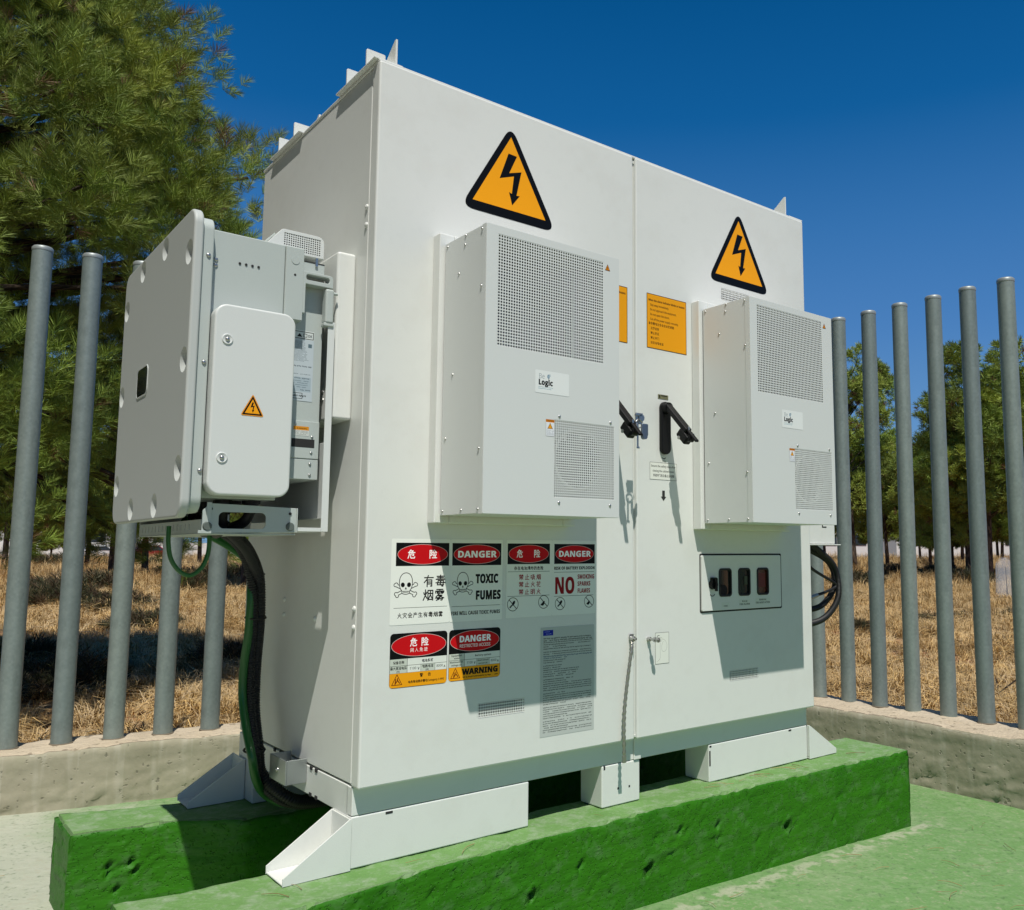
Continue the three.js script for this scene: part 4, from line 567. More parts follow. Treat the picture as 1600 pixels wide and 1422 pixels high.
    for (let i = 0; i < 18; i++) greek(g, 6, 160 + i * 17, 150 + (i * 53) % 50, 9, i + 3, '#3a4a54', 0.95); g.fillStyle = '#5c7078'; g.fillRect(215, 190, 56, 56); greek(g, 6, 520, 270, 24, 77, '#2c363c', 0.95); greek(g, 6, 640, 260, 13, 78, '#3a4a54', 0.95); g.fillStyle = '#a3b2ba'; g.fillRect(0, 690, 276, 216); greek(g, 6, 700, 240, 17, 79, '#242e34', 0.98); for (let i = 0; i < 4; i++) greek(g, 6, 742 + i * 30, 210, 12, 80 + i, '#3a4a54', 0.8); greek(g, 120, 870, 150, 16, 90, '#20282c', 0.95); g.strokeStyle = INK; g.lineWidth = 7; g.strokeRect(-20, 926, 170, 80); greek(g, 14, 950, 110, 34, 91, INK, 0.98);
  }), 'rating label of small print');
  const fc = mesh('fuse_cover', join([bx(-0.185, -0.0785, 1.012, 1.108, -0.1295, -0.1262, 0.001), bx(-0.185, -0.0785, 0.9585, 1.0095, -0.1295, -0.127, 0.001)]), paintGrey, o);
  mesh('handle_recess', bx(-0.15, -0.09, 1.04, 1.062, -0.1268, -0.1258, 0.0005), gasketBlack, fc);
  label('caution_label', fc, -0.146, -0.106, 1.07, 1.094, -0.1258, 0.001, stickerMat('cautionS', 256, 150, (g, w, h) => { g.fillStyle = '#c9cdc8'; g.fillRect(0, 0, w, h); g.fillStyle = '#d38a22'; g.fillRect(0, 0, w, 62); for (let i = 0; i < 4; i++) greek(g, 14, 74 + i * 17, w - 30, 9, i, '#4a4f4c', 0.95); greek(g, 60, 24, 150, 22, 9, '#4a2c06', 0.98); }));
  for (const [x, y] of [[-0.142, 1.1], [-0.097, 1.068], [-0.098, 1.027], [-0.1, 0.998], [-0.1, 0.97]]) screw(fc, x, y, -0.1262, 'z', 0.7);
  // lifting handle and pivot clamp beside it
  const hd = new THREE.Shape(); hd.moveTo(-0.146, 1.383); hd.lineTo(-0.146, 1.494); hd.lineTo(-0.078, 1.494); hd.quadraticCurveTo(-0.066, 1.494, -0.066, 1.482); hd.lineTo(-0.066, 1.461); hd.lineTo(-0.139, 1.461); hd.lineTo(-0.139, 1.383); hd.closePath(); { const q = rrect(-0.138, -0.076, 1.472, 1.487, 0.006, THREE.Path); hd.holes.push(q); }
  mesh('lifting_handle', ext(hd, 0.03, 0.0012).translate(0, 0, -0.128), paintGrey, o);
  mesh('hinge_clamp', join([bx(-0.086, -0.063, 1.366, 1.458, -0.122, -0.094, 0.006), cyl(0.004, 0.004, 0.012, 12, 'x', -0.057, 1.45, -0.105), bx(-0.088, -0.061, 1.358, 1.368, -0.12, -0.096, 0.003)]), paintGrey, o);
  mesh('hood_latch', bx(-0.105, -0.098, 1.52, 1.544, -0.1285, -0.1255, 0.001), steel, o); mesh('hood_seam', bx(-0.146, -0.079, 1.529, 1.5315, -0.1298, -0.1292, 0), gasketBlack, o);
  // mounting frame: two slotted uprights, foot rails, tray
  const bar = (z) => { const s = new THREE.Shape(); s.moveTo(-0.075, 0.825); s.lineTo(-0.057, 0.825); s.lineTo(-0.057, 1.372); s.lineTo(-0.075, 1.372); s.closePath(); return ext(s, 0.003, 0.0006).translate(0, 0, z); };
  const web = (z) => { const s = new THREE.Shape(); s.moveTo(z - 0.04, 0.826); s.lineTo(z - 0.0005, 0.826); s.lineTo(z - 0.0005, 1.37); s.lineTo(z - 0.04, 1.37); s.closePath(); for (let k = 0; k < 8; k++) s.holes.push(rrect(z - 0.027, z - 0.013, 0.85 + k * 0.064, 0.85 + k * 0.064 + (k % 3 === 1 ? 0.012 : 0.03), 0.0055, THREE.Path)); return yz(ext(s, 0.003, 0.0006), -0.057); };
  const frame = mesh('mounting_frame', join([bar(-0.103), web(-0.1), bar(-0.703), web(-0.7), bx(-0.0565, -0.0485, 1.29, 1.33, -0.138, -0.12), bx(-0.0565, 0.003, 1.0, 1.04, -0.4, -0.36), bx(-0.0565, -0.0535, 0.86, 1.06, -0.699, -0.1405), bx(-0.0565, 0.003, 1.29, 1.33, -0.738, -0.708), bx(-0.0565, 0.003, 0.87, 0.9, -0.73, -0.708), bx(-0.14, -0.0755, 0.825, 0.8345, -0.103, -0.1, 0.0005), bx(-0.14, -0.0755, 0.825, 0.8345, -0.703, -0.7, 0.0005), bx(-0.14, -0.0585, 0.825, 0.8275, -0.6995, -0.1035, 0.0005)]), paintCover, o);
  const fp = new THREE.Shape(); fp.moveTo(-0.362, 0.818); fp.lineTo(-0.14, 0.822); fp.lineTo(-0.14, 0.882); fp.lineTo(-0.23, 0.885); fp.lineTo(-0.345, 0.888); fp.lineTo(-0.362, 0.87); fp.closePath(); fp.holes.push(rrect(-0.325, -0.215, 0.829, 0.868, 0.012, THREE.Path));
  const tray = mesh('tray', join([ext(fp, 0.0025, 0.0006).translate(0, 0, -0.1), bx(-0.362, -0.1405, 0.8155, 0.818, -0.72, -0.1, 0.0005), bx(-0.141, -0.1385, 0.822, 0.882, -0.103, -0.092, 0.0005), bx(-0.362, -0.14, 0.8185, 0.898, -0.723, -0.7205, 0.0005), bx(-0.37, -0.341, 0.817, 0.824, -0.1, -0.094, 0.0005), bx(-0.353, -0.342, 0.824, 0.89, -0.0975, -0.0945, 0.0005)]), paintGrey, o);
  { const s = new THREE.Shape(); s.moveTo(-0.72, 0.8185); s.lineTo(-0.105, 0.8185); s.lineTo(-0.105, 0.85); s.lineTo(-0.72, 0.85); s.closePath(); for (let k = 0; k < 14; k++) s.holes.push(rrect(-0.69 + k * 0.037, -0.683 + k * 0.037, 0.826, 0.843, 0.0033, THREE.Path)); mesh('slotted_rail', yz(ext(s, 0.0025, 0.0005), -0.359), paintGrey, tray); }
  for (const [x, y] of [[-0.35, 0.834], [-0.155, 0.836]]) mesh('rubber_plug', cyl(0.011, 0.009, 0.006, 20, 'z', x, y, -0.095), new THREE.MeshStandardMaterial({ color: C(0.1, 0.12, 0.11), roughness: 0.7 }), tray);
  for (const [x, y] of [[-0.343, 0.875], [-0.156, 0.868]]) mesh('hole', cyl(0.0036, 0.0036, 0.002, 12, 'z', x, y, -0.0965), gasketBlack, tray);
  // cable glands under the body
  for (const [x, z] of [[-0.3, -0.16], [-0.265, -0.2], [-0.235, -0.15], [-0.3, -0.3], [-0.25, -0.32]]) mesh('cable_gland', join([cyl(0.017, 0.019, 0.03, 18, 'y', x, 0.886, z), cyl(0.022, 0.022, 0.012, 6, 'y', x, 0.897, z)]), rubber, o);
}
{
  const o = thing('junction_box', 'narrow white powder-coated box fixed to the cabinet side behind the inverter', 'box');
  mesh('shell', bx(-0.049, 0.0035, 1.12, 1.574, -0.36, -0.115, 0.008), paintWhite, o);
  for (const y of [1.2, 1.178]) { const b = mesh('bolt', screwGeo, steel, o); b.position.set(-0.049, y, -0.185); b.rotation.y = -Math.PI / 2; b.scale.setScalar(1.1); }
}
{
  const o = thing('side_box', 'white metal box on the far side of the cabinet, cables hanging below it', 'box');
  mesh('shell', join([bx(CW - 0.0035, 2.107, 0.806, 1.36, -0.62, -0.1, 0.004)]), paintWhite, o);
  mesh('base_plate', bx(CW - 0.003, 2.135, 0.801, 0.805, -0.63, -0.092, 0.001), paintWhite, o);
  const L = new THREE.Shape(); [[0, 0], [0.03, 0], [0.03, 0.005], [0.006, 0.005], [0.006, 0.03], [0, 0.03]].forEach(([x, y], i) => L[i ? 'lineTo' : 'moveTo'](2.02 + x, 0.872 + y)); mesh('letter', new THREE.ShapeGeometry(L).translate(0, 0, -0.0994), gasketBlack, o);
}
{
  const zc = -0.22, P = (u, v, z = zc) => { const p = at(u, v, 'z', z); return [p.x, p.y, p.z]; };
  const cable = (name, text, geo, mat, group) => { const m = mesh(numbered(name), geo, mat, scene); m.userData = { label: text, category: 'cable' }; if (group) m.userData.group = group; return m; };
  cable('cable_conduit', 'black ribbed conduit looping furthest down beside the right fence', corrugated([[2.02, 0.81, -0.16], P(1305, 890), P(1310, 930), P(1297, 957), P(1272, 973), [1.84, 0.5, -0.24]], 0.0135), rubber);
  cable('cable_conduit', 'black ribbed conduit in the middle of three below the white side box', corrugated([[1.99, 0.81, -0.2], P(1299, 885, -0.25), P(1304, 915, -0.25), P(1290, 940, -0.25), P(1272, 951, -0.25), [1.85, 0.55, -0.3]], 0.0125), rubber);
  const c3 = cable('power_cable', 'thin black cable with a pale lug below the white side box', tube([[2.05, 0.81, -0.2], [2.06, 0.73, -0.21], P(1306, 915), P(1290, 925), P(1276, 930)], 0.0065, 50, 8), rubber);
  mesh('lug', tube([P(1277, 930), P(1266, 934)], 0.0085, 4, 10), zinc, c3);
  const side = (pts) => pts.map(([u, v, x]) => { const p = at(u, v, 'x', x); return [p.x, p.y, p.z]; });
  const start = (u, v, z) => { const p = at(u, v, 'z', z); return [p.x, p.y, p.z]; };
  cable('cable_conduit', 'thick black ribbed conduit drooping from the inverter down the cabinet side', corrugated([[-0.27, 0.87, -0.36], start(372, 842, -0.42), start(390, 865, -0.48), ...side([[404, 905, -0.08], [405, 960, -0.07], [399, 1040, -0.06], [397, 1110, -0.06], [403, 1170, -0.06], [408, 1208, -0.05]]), [0.015, 0.075, -0.49], [0.09, 0.05, -0.5], [0.3, 0.045, -0.52]], 0.0175, 0.0075, 0.002), rubber);
  cable('cable_conduit', 'black ribbed conduit behind the thick one on the cabinet side', corrugated([[-0.3, 0.87, -0.42], start(366, 845, -0.5), start(382, 868, -0.52), ...side([[393, 905, -0.1], [396, 960, -0.09], [391, 1040, -0.08], [391, 1110, -0.08], [399, 1180, -0.08], [403, 1215, -0.06]]), [0.01, 0.06, -0.53], [0.08, 0.035, -0.54], [0.3, 0.03, -0.56]], 0.0145, 0.0075, 0.002), rubber);
  const gc = cable('earth_cable', 'green earth cable strapped along the black conduits on the cabinet side', tube([[-0.3, 0.86, -0.5], ...side([[388, 880, -0.1], [392, 930, -0.1], [388, 990, -0.1], [381, 1040, -0.1], [379, 1090, -0.1], [385, 1140, -0.1], [394, 1185, -0.1], [399, 1215, -0.08]]), [-0.02, 0.07, -0.56], [0.06, 0.03, -0.57], [0.3, 0.025, -0.58]], 0.012, 90, 12), greenCable);
  for (const [u, v] of [[395, 897], [397, 965], [395, 1172]]) { const p = at(u, v, 'x', -0.085); mesh('cable_tie', new THREE.TorusGeometry(0.028, 0.003, 6, 24).rotateX(Math.PI / 2 + 0.1).translate(p.x + 0.004, p.y, p.z), rubber, gc); }
  cable('earth_cable', 'thin green earth cable hanging in a loop below the inverter', tube([[...start(264, 822, -0.3)], start(263, 850, -0.3), start(268, 876, -0.3), start(282, 894, -0.3), start(297, 899, -0.3), start(314, 888, -0.3), start(324, 868, -0.3), start(327, 845, -0.3), start(326, 822, -0.3)], 0.0055, 60, 10), greenCable);
  cable('power_cable', 'short black hose bending from the glands under the wiring cover', tube([[-0.3, 0.875, -0.16], [-0.298, 0.845, -0.17], [-0.28, 0.828, -0.24], [-0.26, 0.822, -0.34]], 0.014, 30, 12), rubber); cable('power_cable', 'black hose bending beside the short one under the wiring cover', tube([[-0.235, 0.875, -0.15], [-0.245, 0.85, -0.16], [-0.27, 0.83, -0.22], [-0.285, 0.824, -0.36]], 0.013, 30, 12), rubber);
}

// ---------------------------------------------------------------- trees, scrub, dry grass
const PINE = [0.22, 0.285, 0.042];
const barkMat = new THREE.MeshStandardMaterial({ map: dataTex(256, (u, v) => mix([0.035, 0.025, 0.018], [0.13, 0.09, 0.06], sm(0.35, 0.7, gB(u * 2 % 1, v * 0.5))), true, 2), roughness: 1, bumpMap: gray(256, (u, v) => gB(u * 2 % 1, v * 0.5), 2), bumpScale: 0.03 });
const needleMat = new THREE.MeshPhysicalMaterial({ color: 0xffffff, roughness: 0.6, transmission: 0.15, thickness: 0, side: THREE.DoubleSide, specularIntensity: 0.6 });
function tuftGeo(seed, n, len, wid, twig, spread) {   // a twig end with its needles, along +y
  const r = rng(seed), pos = [], nor = [], q = V(0, 0, 0);
  for (let i = 0; i < n; i++) {
    const t = i / n, h = twig * t, a = r() * Math.PI * 2, tilt = spread * (1 - 0.55 * t) + (r() - 0.5) * 0.35, l = len * (0.7 + 0.5 * r());
    const d = V(Math.sin(tilt) * Math.cos(a), Math.cos(tilt), Math.sin(tilt) * Math.sin(a)), s = q.clone().crossVectors(d, V(r() - 0.5, r() - 0.5, r() - 0.5)).normalize().multiplyScalar(wid / 2), b = V(0, h, 0), tip = b.clone().addScaledVector(d, l), m = b.clone().addScaledVector(d, l * 0.55), nn = s.clone().cross(d).normalize();
    for (const v of [b.clone().addScaledVector(s, 0.6), m.clone().add(s), b.clone().addScaledVector(s, -0.6), b.clone().addScaledVector(s, -0.6), m.clone().add(s), m.clone().sub(s), m.clone().add(s), tip, m.clone().sub(s)]) { pos.push(v.x, v.y, v.z); nor.push(nn.x, nn.y, nn.z); }
  }
  const g = new THREE.BufferGeometry(); g.setAttribute('position', new THREE.Float32BufferAttribute(pos, 3)); g.setAttribute('normal', new THREE.Float32BufferAttribute(nor, 3)); return g;
}
function limb(pts, r0, r1, seg = 14, rad = 7) { const g = tube(pts, 1, seg, rad), cv = new THREE.CatmullRomCurve3(pts.map((p) => V(...p)), false, 'centripetal'), p = g.attributes.position, c = V(0, 0, 0), q = V(0, 0, 0); for (let i = 0; i <= seg; i++) { cv.getPointAt(i / seg, c); const k = r0 + (r1 - r0) * i / seg; for (let j = 0; j <= rad; j++) { const n = i * (rad + 1) + j; q.fromBufferAttribute(p, n).sub(c).multiplyScalar(k).add(c); p.setXYZ(n, q.x, q.y, q.z); } } return plain(g); }
// clusters: [x, y, z, radius]; tufts point out of their cluster
function pine(o, H, trunkR, lean, clusters, perCluster, tuft, scale, seed, tone = PINE, bark = barkMat) {
  const r = rng(seed), parts = [limb([[0, -0.25, 0], [lean[0] * 0.2, H * 0.3, lean[1] * 0.2], [lean[0] * 0.6, H * 0.62, lean[1] * 0.6], [lean[0], H * 0.93, lean[1]]], trunkR, trunkR * 0.2, 22, 9)];
  for (const [x, y, z, cr] of clusters) { const k = Math.max(0.3, Math.min(0.9, (y - Math.hypot(x, z) * 0.35) / H)), b = [lean[0] * k, k * H * 0.93, lean[1] * k]; parts.push(limb([b, [(b[0] + x) / 2 + (r() - 0.5) * 0.3, (b[1] + y) / 2 + 0.12, (b[2] + z) / 2 + (r() - 0.5) * 0.3], [x, y, z]], trunkR * (0.14 + 0.12 * r()), 0.012, 7, 5)); }
  mesh('trunk', join(parts), bark, o);
  const n = clusters.length * perCluster, im = new THREE.InstancedMesh(tuft, needleMat, n), m = new THREE.Matrix4(), qt = new THREE.Quaternion(), up = V(0, 1, 0); let i = 0;
  for (const [x, y, z, cr] of clusters) {
    const cl = 0.75 + 0.5 * r(), warm = r();
    for (let k = 0; k < perCluster; k++) {
      let d; do d = V(r() * 2 - 1, r() * 2 - 1, r() * 2 - 1); while (d.lengthSq() > 1 || d.lengthSq() < 0.02); const rad = Math.pow(d.length(), 0.6); d.normalize();
      const dir = d.clone().multiplyScalar(0.8).add(V((r() - 0.5) * 0.8, 0.8 + (r() - 0.5) * 0.5, (r() - 0.5) * 0.8)).normalize(); qt.setFromUnitVectors(up, dir); const s = scale * (0.75 + 0.5 * r());
      m.compose(V(x + d.x * cr * rad, y + d.y * cr * rad * 0.8, z + d.z * cr * rad), qt, V(s, s, s)); im.setMatrixAt(i, m);
      const e = cl * (0.8 + 0.4 * r()), dry = r() < 0.04 ? 1 : 0; im.setColorAt(i, dry ? C(0.17, 0.1, 0.04) : C(tone[0] * e * (0.88 + 0.2 * warm), tone[1] * e, tone[2] * e)); i++;
    }
  }
  im.name = 'crown'; im.userData.kind = 'stuff'; im.castShadow = im.receiveShadow = true; o.add(im);
}
{
  // big pine just beyond the back fence; its trunk stands left of the view
  const o = thing('pine_tree', 'large dense pine with long fine needles, overhanging the back fence', 'tree'), r = rng(5), cl = [];
  o.position.set(-1.75, FIELD_Y(-1.75, -5.7), -5.7);
  const H = 8.6;
  for (let k = 0; k < 560; k++) {
    const y = 1.2 + Math.pow(r(), 0.9) * 6.9, prof = y < 3.8 ? 3.0 + (y - 1.2) * 0.07 : 3.1 * Math.pow(Math.max(0.02, 1 - (y - 3.8) / 4.5), 0.6), a = r() * Math.PI * 2, rr = prof * (k % 3 ? 0.78 + 0.22 * r() : 0.3 + 0.6 * r()) * (0.96 + 0.06 * Math.sin(a * 3 + y * 1.7));
    cl.push([Math.cos(a) * rr, y + 0.1 * Math.sin(a * 5), Math.sin(a) * rr * 0.8, 0.26 + 0.26 * r()]);
  }
  pine(o, H, 0.2, [0.1, 0.1], cl, 92, tuftGeo(2, 54, 0.085, 0.0028, 0.07, 0.95), 1.0, 9, PINE);
}
const farTuft = tuftGeo(3, 30, 0.21, 0.02, 0.16, 1.25);
function farPine(H, R, seed, low) {
  const r = rng(seed), cl = [], o = new THREE.Group();
  for (let k = 0; k < 62; k++) { const t = r(), y = H * (low + (1 - low) * t), prof = R * (t < 0.35 ? 0.62 + 1.08 * t : Math.sqrt(Math.max(0.03, 1 - Math.pow((t - 0.35) / 0.68, 2)))), a = r() * 6.283, rr = prof * (0.3 + 0.7 * Math.sqrt(r())); cl.push([Math.cos(a) * rr, y, Math.sin(a) * rr, 0.45 + 0.35 * r()]); }
  pine(o, H, 0.15, [(r() - 0.5) * 0.8, (r() - 0.5) * 0.8], cl, 64, farTuft, 1, seed + 1, PINE); return o;
}
const kinds = [farPine(9.5, 3.0, 301, 0.26), farPine(8.4, 3.3, 311, 0.24), farPine(10.3, 2.8, 321, 0.3), farPine(7.4, 2.5, 331, 0.3)];
function plant(k, x, z, s, turn, text, group) { const g = kinds[k].clone(); g.name = numbered('pine_tree'); scene.add(g); g.position.set(x, FIELD_Y(x, z), z); const v1 = 0.5 + 0.5 * Math.sin(x * 3.1 + z), v2 = 0.5 + 0.5 * Math.sin(x * 1.7 - z * 2.3); g.scale.set(s * (0.82 + 0.4 * v1), s * (0.86 + 0.22 * v2), s * (0.85 + 0.3 * v2)); g.rotation.set((v1 - 0.5) * 0.07, turn, (v2 - 0.5) * 0.07); g.userData = { label: text, category: 'tree', group }; return g; }
{
  const L = 'slender pine with a bare lower trunk in the dry field behind the back fence', R = 'slender pine with a bare lower trunk in the dry field beyond the right-hand fence', FL = 'small distant pine near the white wall behind the back fence', FR = 'small distant pine at the far edge of the field beyond the right-hand fence';
  const put = (u, v, k, s, t, text, grp) => { const p = at(u, v, 'y', -0.3); plant(k, p.x, p.z, s, t, text, grp); };
  for (const a of [[6, 892, 0, 1], [52, 880, 1, 1.05], [134, 890, 3, 0.95], [173, 908, 1, 0.82], [226, 903, 3, 1], [311, 890, 2, 0.9], [382, 926, 3, 0.8]]) put(a[0], a[1], a[2], a[3], a[0] * 0.37, L, 'pines behind the back fence');
  for (const a of [[1336, 899, 2, 0.95], [1388, 896, 0, 0.78], [1455, 896, 1, 0.72], [1489, 903, 3, 0.72], [1514, 908, 1, 0.68], [1547, 911, 0, 0.78], [1586, 903, 1, 0.95], [1640, 906, 0, 0.9]]) put(a[0], a[1], a[2], a[3], a[0] * 0.53, R, 'pines beyond the right-hand fence');
  for (const a of [[78, 884, 3, 0.55], [100, 880, 1, 1], [205, 881, 2, 1], [268, 880, 0, 1.1], [356, 882, 3, 1], [340, 879, 1, 1]]) put(a[0], a[1], a[2], a[3], a[0] * 0.71, FL, 'distant pines behind the back fence');
  for (const a of [[1318, 882, 1, 1], [1365, 881, 3, 1], [1410, 880, 0, 0.95], [1439, 883, 2, 0.8], [1475, 881, 1, 0.9], [1504, 889, 3, 0.9], [1530, 881, 0, 0.9], [1560, 883, 2, 0.85], [1566, 884, 3, 1], [1612, 881, 1, 1], [1290, 882, 0, 1]]) put(a[0], a[1], a[2], a[3], a[0] * 0.91, FR, 'distant pines beyond the right-hand fence');
}
{
  const T = 'pine standing outside the yard, to the left of the inverter';
  for (const [x, z, k, s] of [[-5.5, -1.7, 1, 0.75], [-5.1, 1.7, 1, 0.7], [-7.4, 4.6, 2, 0.75], [-9.5, -0.4, 0, 1], [-10, -5, 1, 1], [-10.5, 3.5, 3, 1.2]]) plant(k, x, z, s, x + z, T, 'pines left of the yard');
}
// low dark scrub
{
  const scrubTuft = tuftGeo(8, 26, 0.12, 0.008, 0.16, 0.95), stemMat = new THREE.MeshStandardMaterial({ color: C(0.07, 0.045, 0.03), roughness: 1 });
  const scrub = (seed) => {
    const r = rng(seed), o = new THREE.Group(), n = 240, im = new THREE.InstancedMesh(scrubTuft, needleMat, n), m = new THREE.Matrix4(), q = new THREE.Quaternion(), st = [];
    for (let i = 0; i < n; i++) { const a = r() * 6.283, t = Math.sqrt(r()), h = 0.42 * (1 - t * t * 0.75) * (0.25 + 0.75 * r()), p = V(Math.cos(a) * t * 0.5, h, Math.sin(a) * t * 0.5), d = V(p.x + (r() - 0.5) * 0.4, 0.6 + r() * 0.5, p.z + (r() - 0.5) * 0.4).normalize(); q.setFromUnitVectors(V(0, 1, 0), d); const s = 0.7 + 0.6 * r(); m.compose(p, q, V(s, s, s)); im.setMatrixAt(i, m); const e = 0.6 + 0.7 * r(); im.setColorAt(i, r() < 0.35 ? C(0.09 * e, 0.06 * e, 0.03 * e) : C(0.06 * e, 0.062 * e, 0.024 * e)); if (i % 8 === 0) st.push(limb([[p.x * 0.15, -0.05, p.z * 0.15], [p.x * 0.6, h * 0.5, p.z * 0.6], [p.x, h + 0.05, p.z]], 0.008, 0.003, 5, 4)); }
    im.name = 'foliage'; im.userData.kind = 'stuff'; im.castShadow = im.receiveShadow = true; o.add(im); mesh('stems', join(st), stemMat, o); return o;
  };
  const sk = [scrub(41), scrub(43), scrub(47)];
  const put = (u, v, k, s, text, grp) => { const p = at(u, v, 'y', -0.3), g = sk[k].clone(); g.name = numbered('scrub_bush'); scene.add(g); g.position.set(p.x, FIELD_Y(p.x, p.z), p.z); g.scale.set(s, s * (0.6 + 0.12 * k), s); g.rotation.y = u; g.userData = { label: text, category: 'bush', group: grp }; };
  const near = 'low dark twiggy bush in the shade just behind the back fence', far = 'low dark bush among the dry grass under the pines';
  for (const a of [[40, 1090, 0, 0.6], [75, 1072, 1, 0.62], [118, 1078, 2, 0.65], [150, 1050, 0, 0.5], [215, 985, 1, 0.75], [245, 980, 2, 0.6], [352, 1040, 1, 0.6], [60, 1040, 2, 0.6]]) put(...a, near, 'bushes just behind the back fence');
  for (const a of [[145, 930, 1, 1.6], [65, 930, 0, 1.4], [90, 950, 2, 1.3], [265, 905, 0, 1.6], [345, 915, 1, 1.8], [300, 930, 2, 1.2], [185, 960, 1, 1.0], [60, 893, 2, 1.8], [95, 885, 1, 2.2], [240, 890, 0, 2.0], [1335, 920, 0, 1.5], [1447, 978, 1, 0.55], [1343, 990, 2, 0.4], [1508, 972, 0, 0.5], [1585, 975, 2, 0.45], [1400, 905, 1, 1.8], [1520, 920, 2, 1.3], [1470, 900, 0, 1.6]]) put(...a, far, 'bushes under the pines');
}
// dry grass: one mass nobody could count
{
  const r = rng(77), blade = (seed, n, h) => { const q = rng(seed), pos = [], nor = []; for (let i = 0; i < n; i++) { const a = q() * 6.283, b = V((q() - 0.5) * 0.09, 0, (q() - 0.5) * 0.09), l = h * (0.5 + q() * 0.8), bend = 0.6 + q() * 1.5, d = V(Math.cos(a), 0, Math.sin(a)), m = b.clone().add(V(d.x * l * bend * 0.22, l * 0.6, d.z * l * bend * 0.22)), t = b.clone().add(V(d.x * l * bend * 0.75, l * (1.02 - bend * 0.32), d.z * l * bend * 0.75)), s = V(-d.z, 0, d.x).multiplyScalar(0.0018 + q() * 0.0014), nn = V(d.x * 0.5, 0.8, d.z * 0.5).normalize(); for (const v of [b.clone().sub(s), b.clone().add(s), m.clone().add(s), b.clone().sub(s), m.clone().add(s), m.clone().sub(s), m.clone().sub(s), m.clone().add(s), t]) { pos.push(v.x, v.y, v.z); nor.push(nn.x, nn.y, nn.z); } } const g = new THREE.BufferGeometry(); g.setAttribute('position', new THREE.Float32BufferAttribute(pos, 3)); g.setAttribute('normal', new THREE.Float32BufferAttribute(nor, 3)); return g; };
  const gm = new THREE.MeshPhysicalMaterial({ color: 0xffffff, roughness: 0.8, transmission: 0.2, thickness: 0, side: THREE.DoubleSide });
  const field = (name, geo, count, rmin, rmax, s0, s1, text, pow) => {
    const im = new THREE.InstancedMesh(geo, gm, count), m = new THREE.Matrix4(), q = new THREE.Quaternion(), e = new THREE.Euler(); let i = 0, guard = 0;
    while (i < count && guard++ < count * 12) {
      const d = rmin * Math.pow(rmax / rmin, Math.pow(r(), pow)), a = -0.1 + r() * 1.55, x = camera.position.x + Math.sin(a) * d, z = camera.position.z - Math.cos(a) * d; if (x < FENCE_X + 0.12 && z > FENCE_Z(x) - 0.12) continue;
      const den = n2(gA, x, z, 6.5) * 0.65 + n2(gB, x, z, 2.1) * 0.35; if (r() > sm(0.4, 0.6, den) * 0.93 + 0.07) continue;
      const s = (s0 + (s1 - s0) * (d - rmin) / (rmax - rmin)) * (0.6 + 0.8 * r()) * (0.6 + den * 0.8); e.set((r() - 0.5) * 0.5, r() * 6.283, (r() - 0.5) * 0.5); q.setFromEuler(e); m.compose(V(x, FIELD_Y(x, z) - 0.01, z), q, V(s, s * (0.7 + 0.6 * r()), s)); im.setMatrixAt(i, m);
      const k = 0.7 + 0.5 * r(), h = n2(gB, x + 9, z, 4); im.setColorAt(i, C(0.66 * k, (0.43 + 0.03 * h) * k, (0.15 + 0.05 * h) * k)); i++;
    }
    im.count = i; im.name = name; im.castShadow = im.receiveShadow = true; im.userData = { kind: 'stuff', label: text, category: 'grass' }; scene.add(im);
  };
  field('dry_grass', blade(1, 38, 0.16), 46000, 3.6, 26, 0.7, 1.5, 'dry straw-coloured grass covering the field beyond the fences', 0.8);
  field('dry_grass_001', blade(2, 26, 0.24), 20000, 20, 95, 1.1, 3.2, 'dry straw-coloured grass under the far pines', 0.9);
}

// pine needles and bits of straw blown over the yard
{
  const r = rng(91), n = 170, g = limb([[-0.03, 0, 0], [0, 0.002, 0.006], [0.03, 0, 0.002]], 0.0009, 0.0005, 6, 4), im = new THREE.InstancedMesh(g, new THREE.MeshStandardMaterial({ color: 0xffffff, roughness: 0.9 }), n), m = new THREE.Matrix4(), q = new THREE.Quaternion();
  for (let i = 0; i < n; i++) { const x = -1.2 + r() * 4, top = r() < 0.12 && x > -0.3 && x < 2.1, z = top ? -0.01 + r() * 0.04 : (x < -0.55 ? -1.9 + r() * 1.6 : 0.16 + r() * 1.5); q.setFromAxisAngle(V(0, 1, 0), r() * 6.283); const s = 0.5 + r(); m.compose(V(x, top ? 0.004 : SLAB_Y(x) + 0.008, z), q, V(s, s, s)); im.setMatrixAt(i, m); const k = 0.6 + r() * 0.8; im.setColorAt(i, C(0.3 * k, 0.2 * k, 0.09 * k)); }
  im.name = 'needle_litter'; im.castShadow = im.receiveShadow = true; im.userData = { kind: 'stuff', label: 'dry pine needles and straw scattered on the painted yard floor', category: 'litter' }; scene.add(im);
}

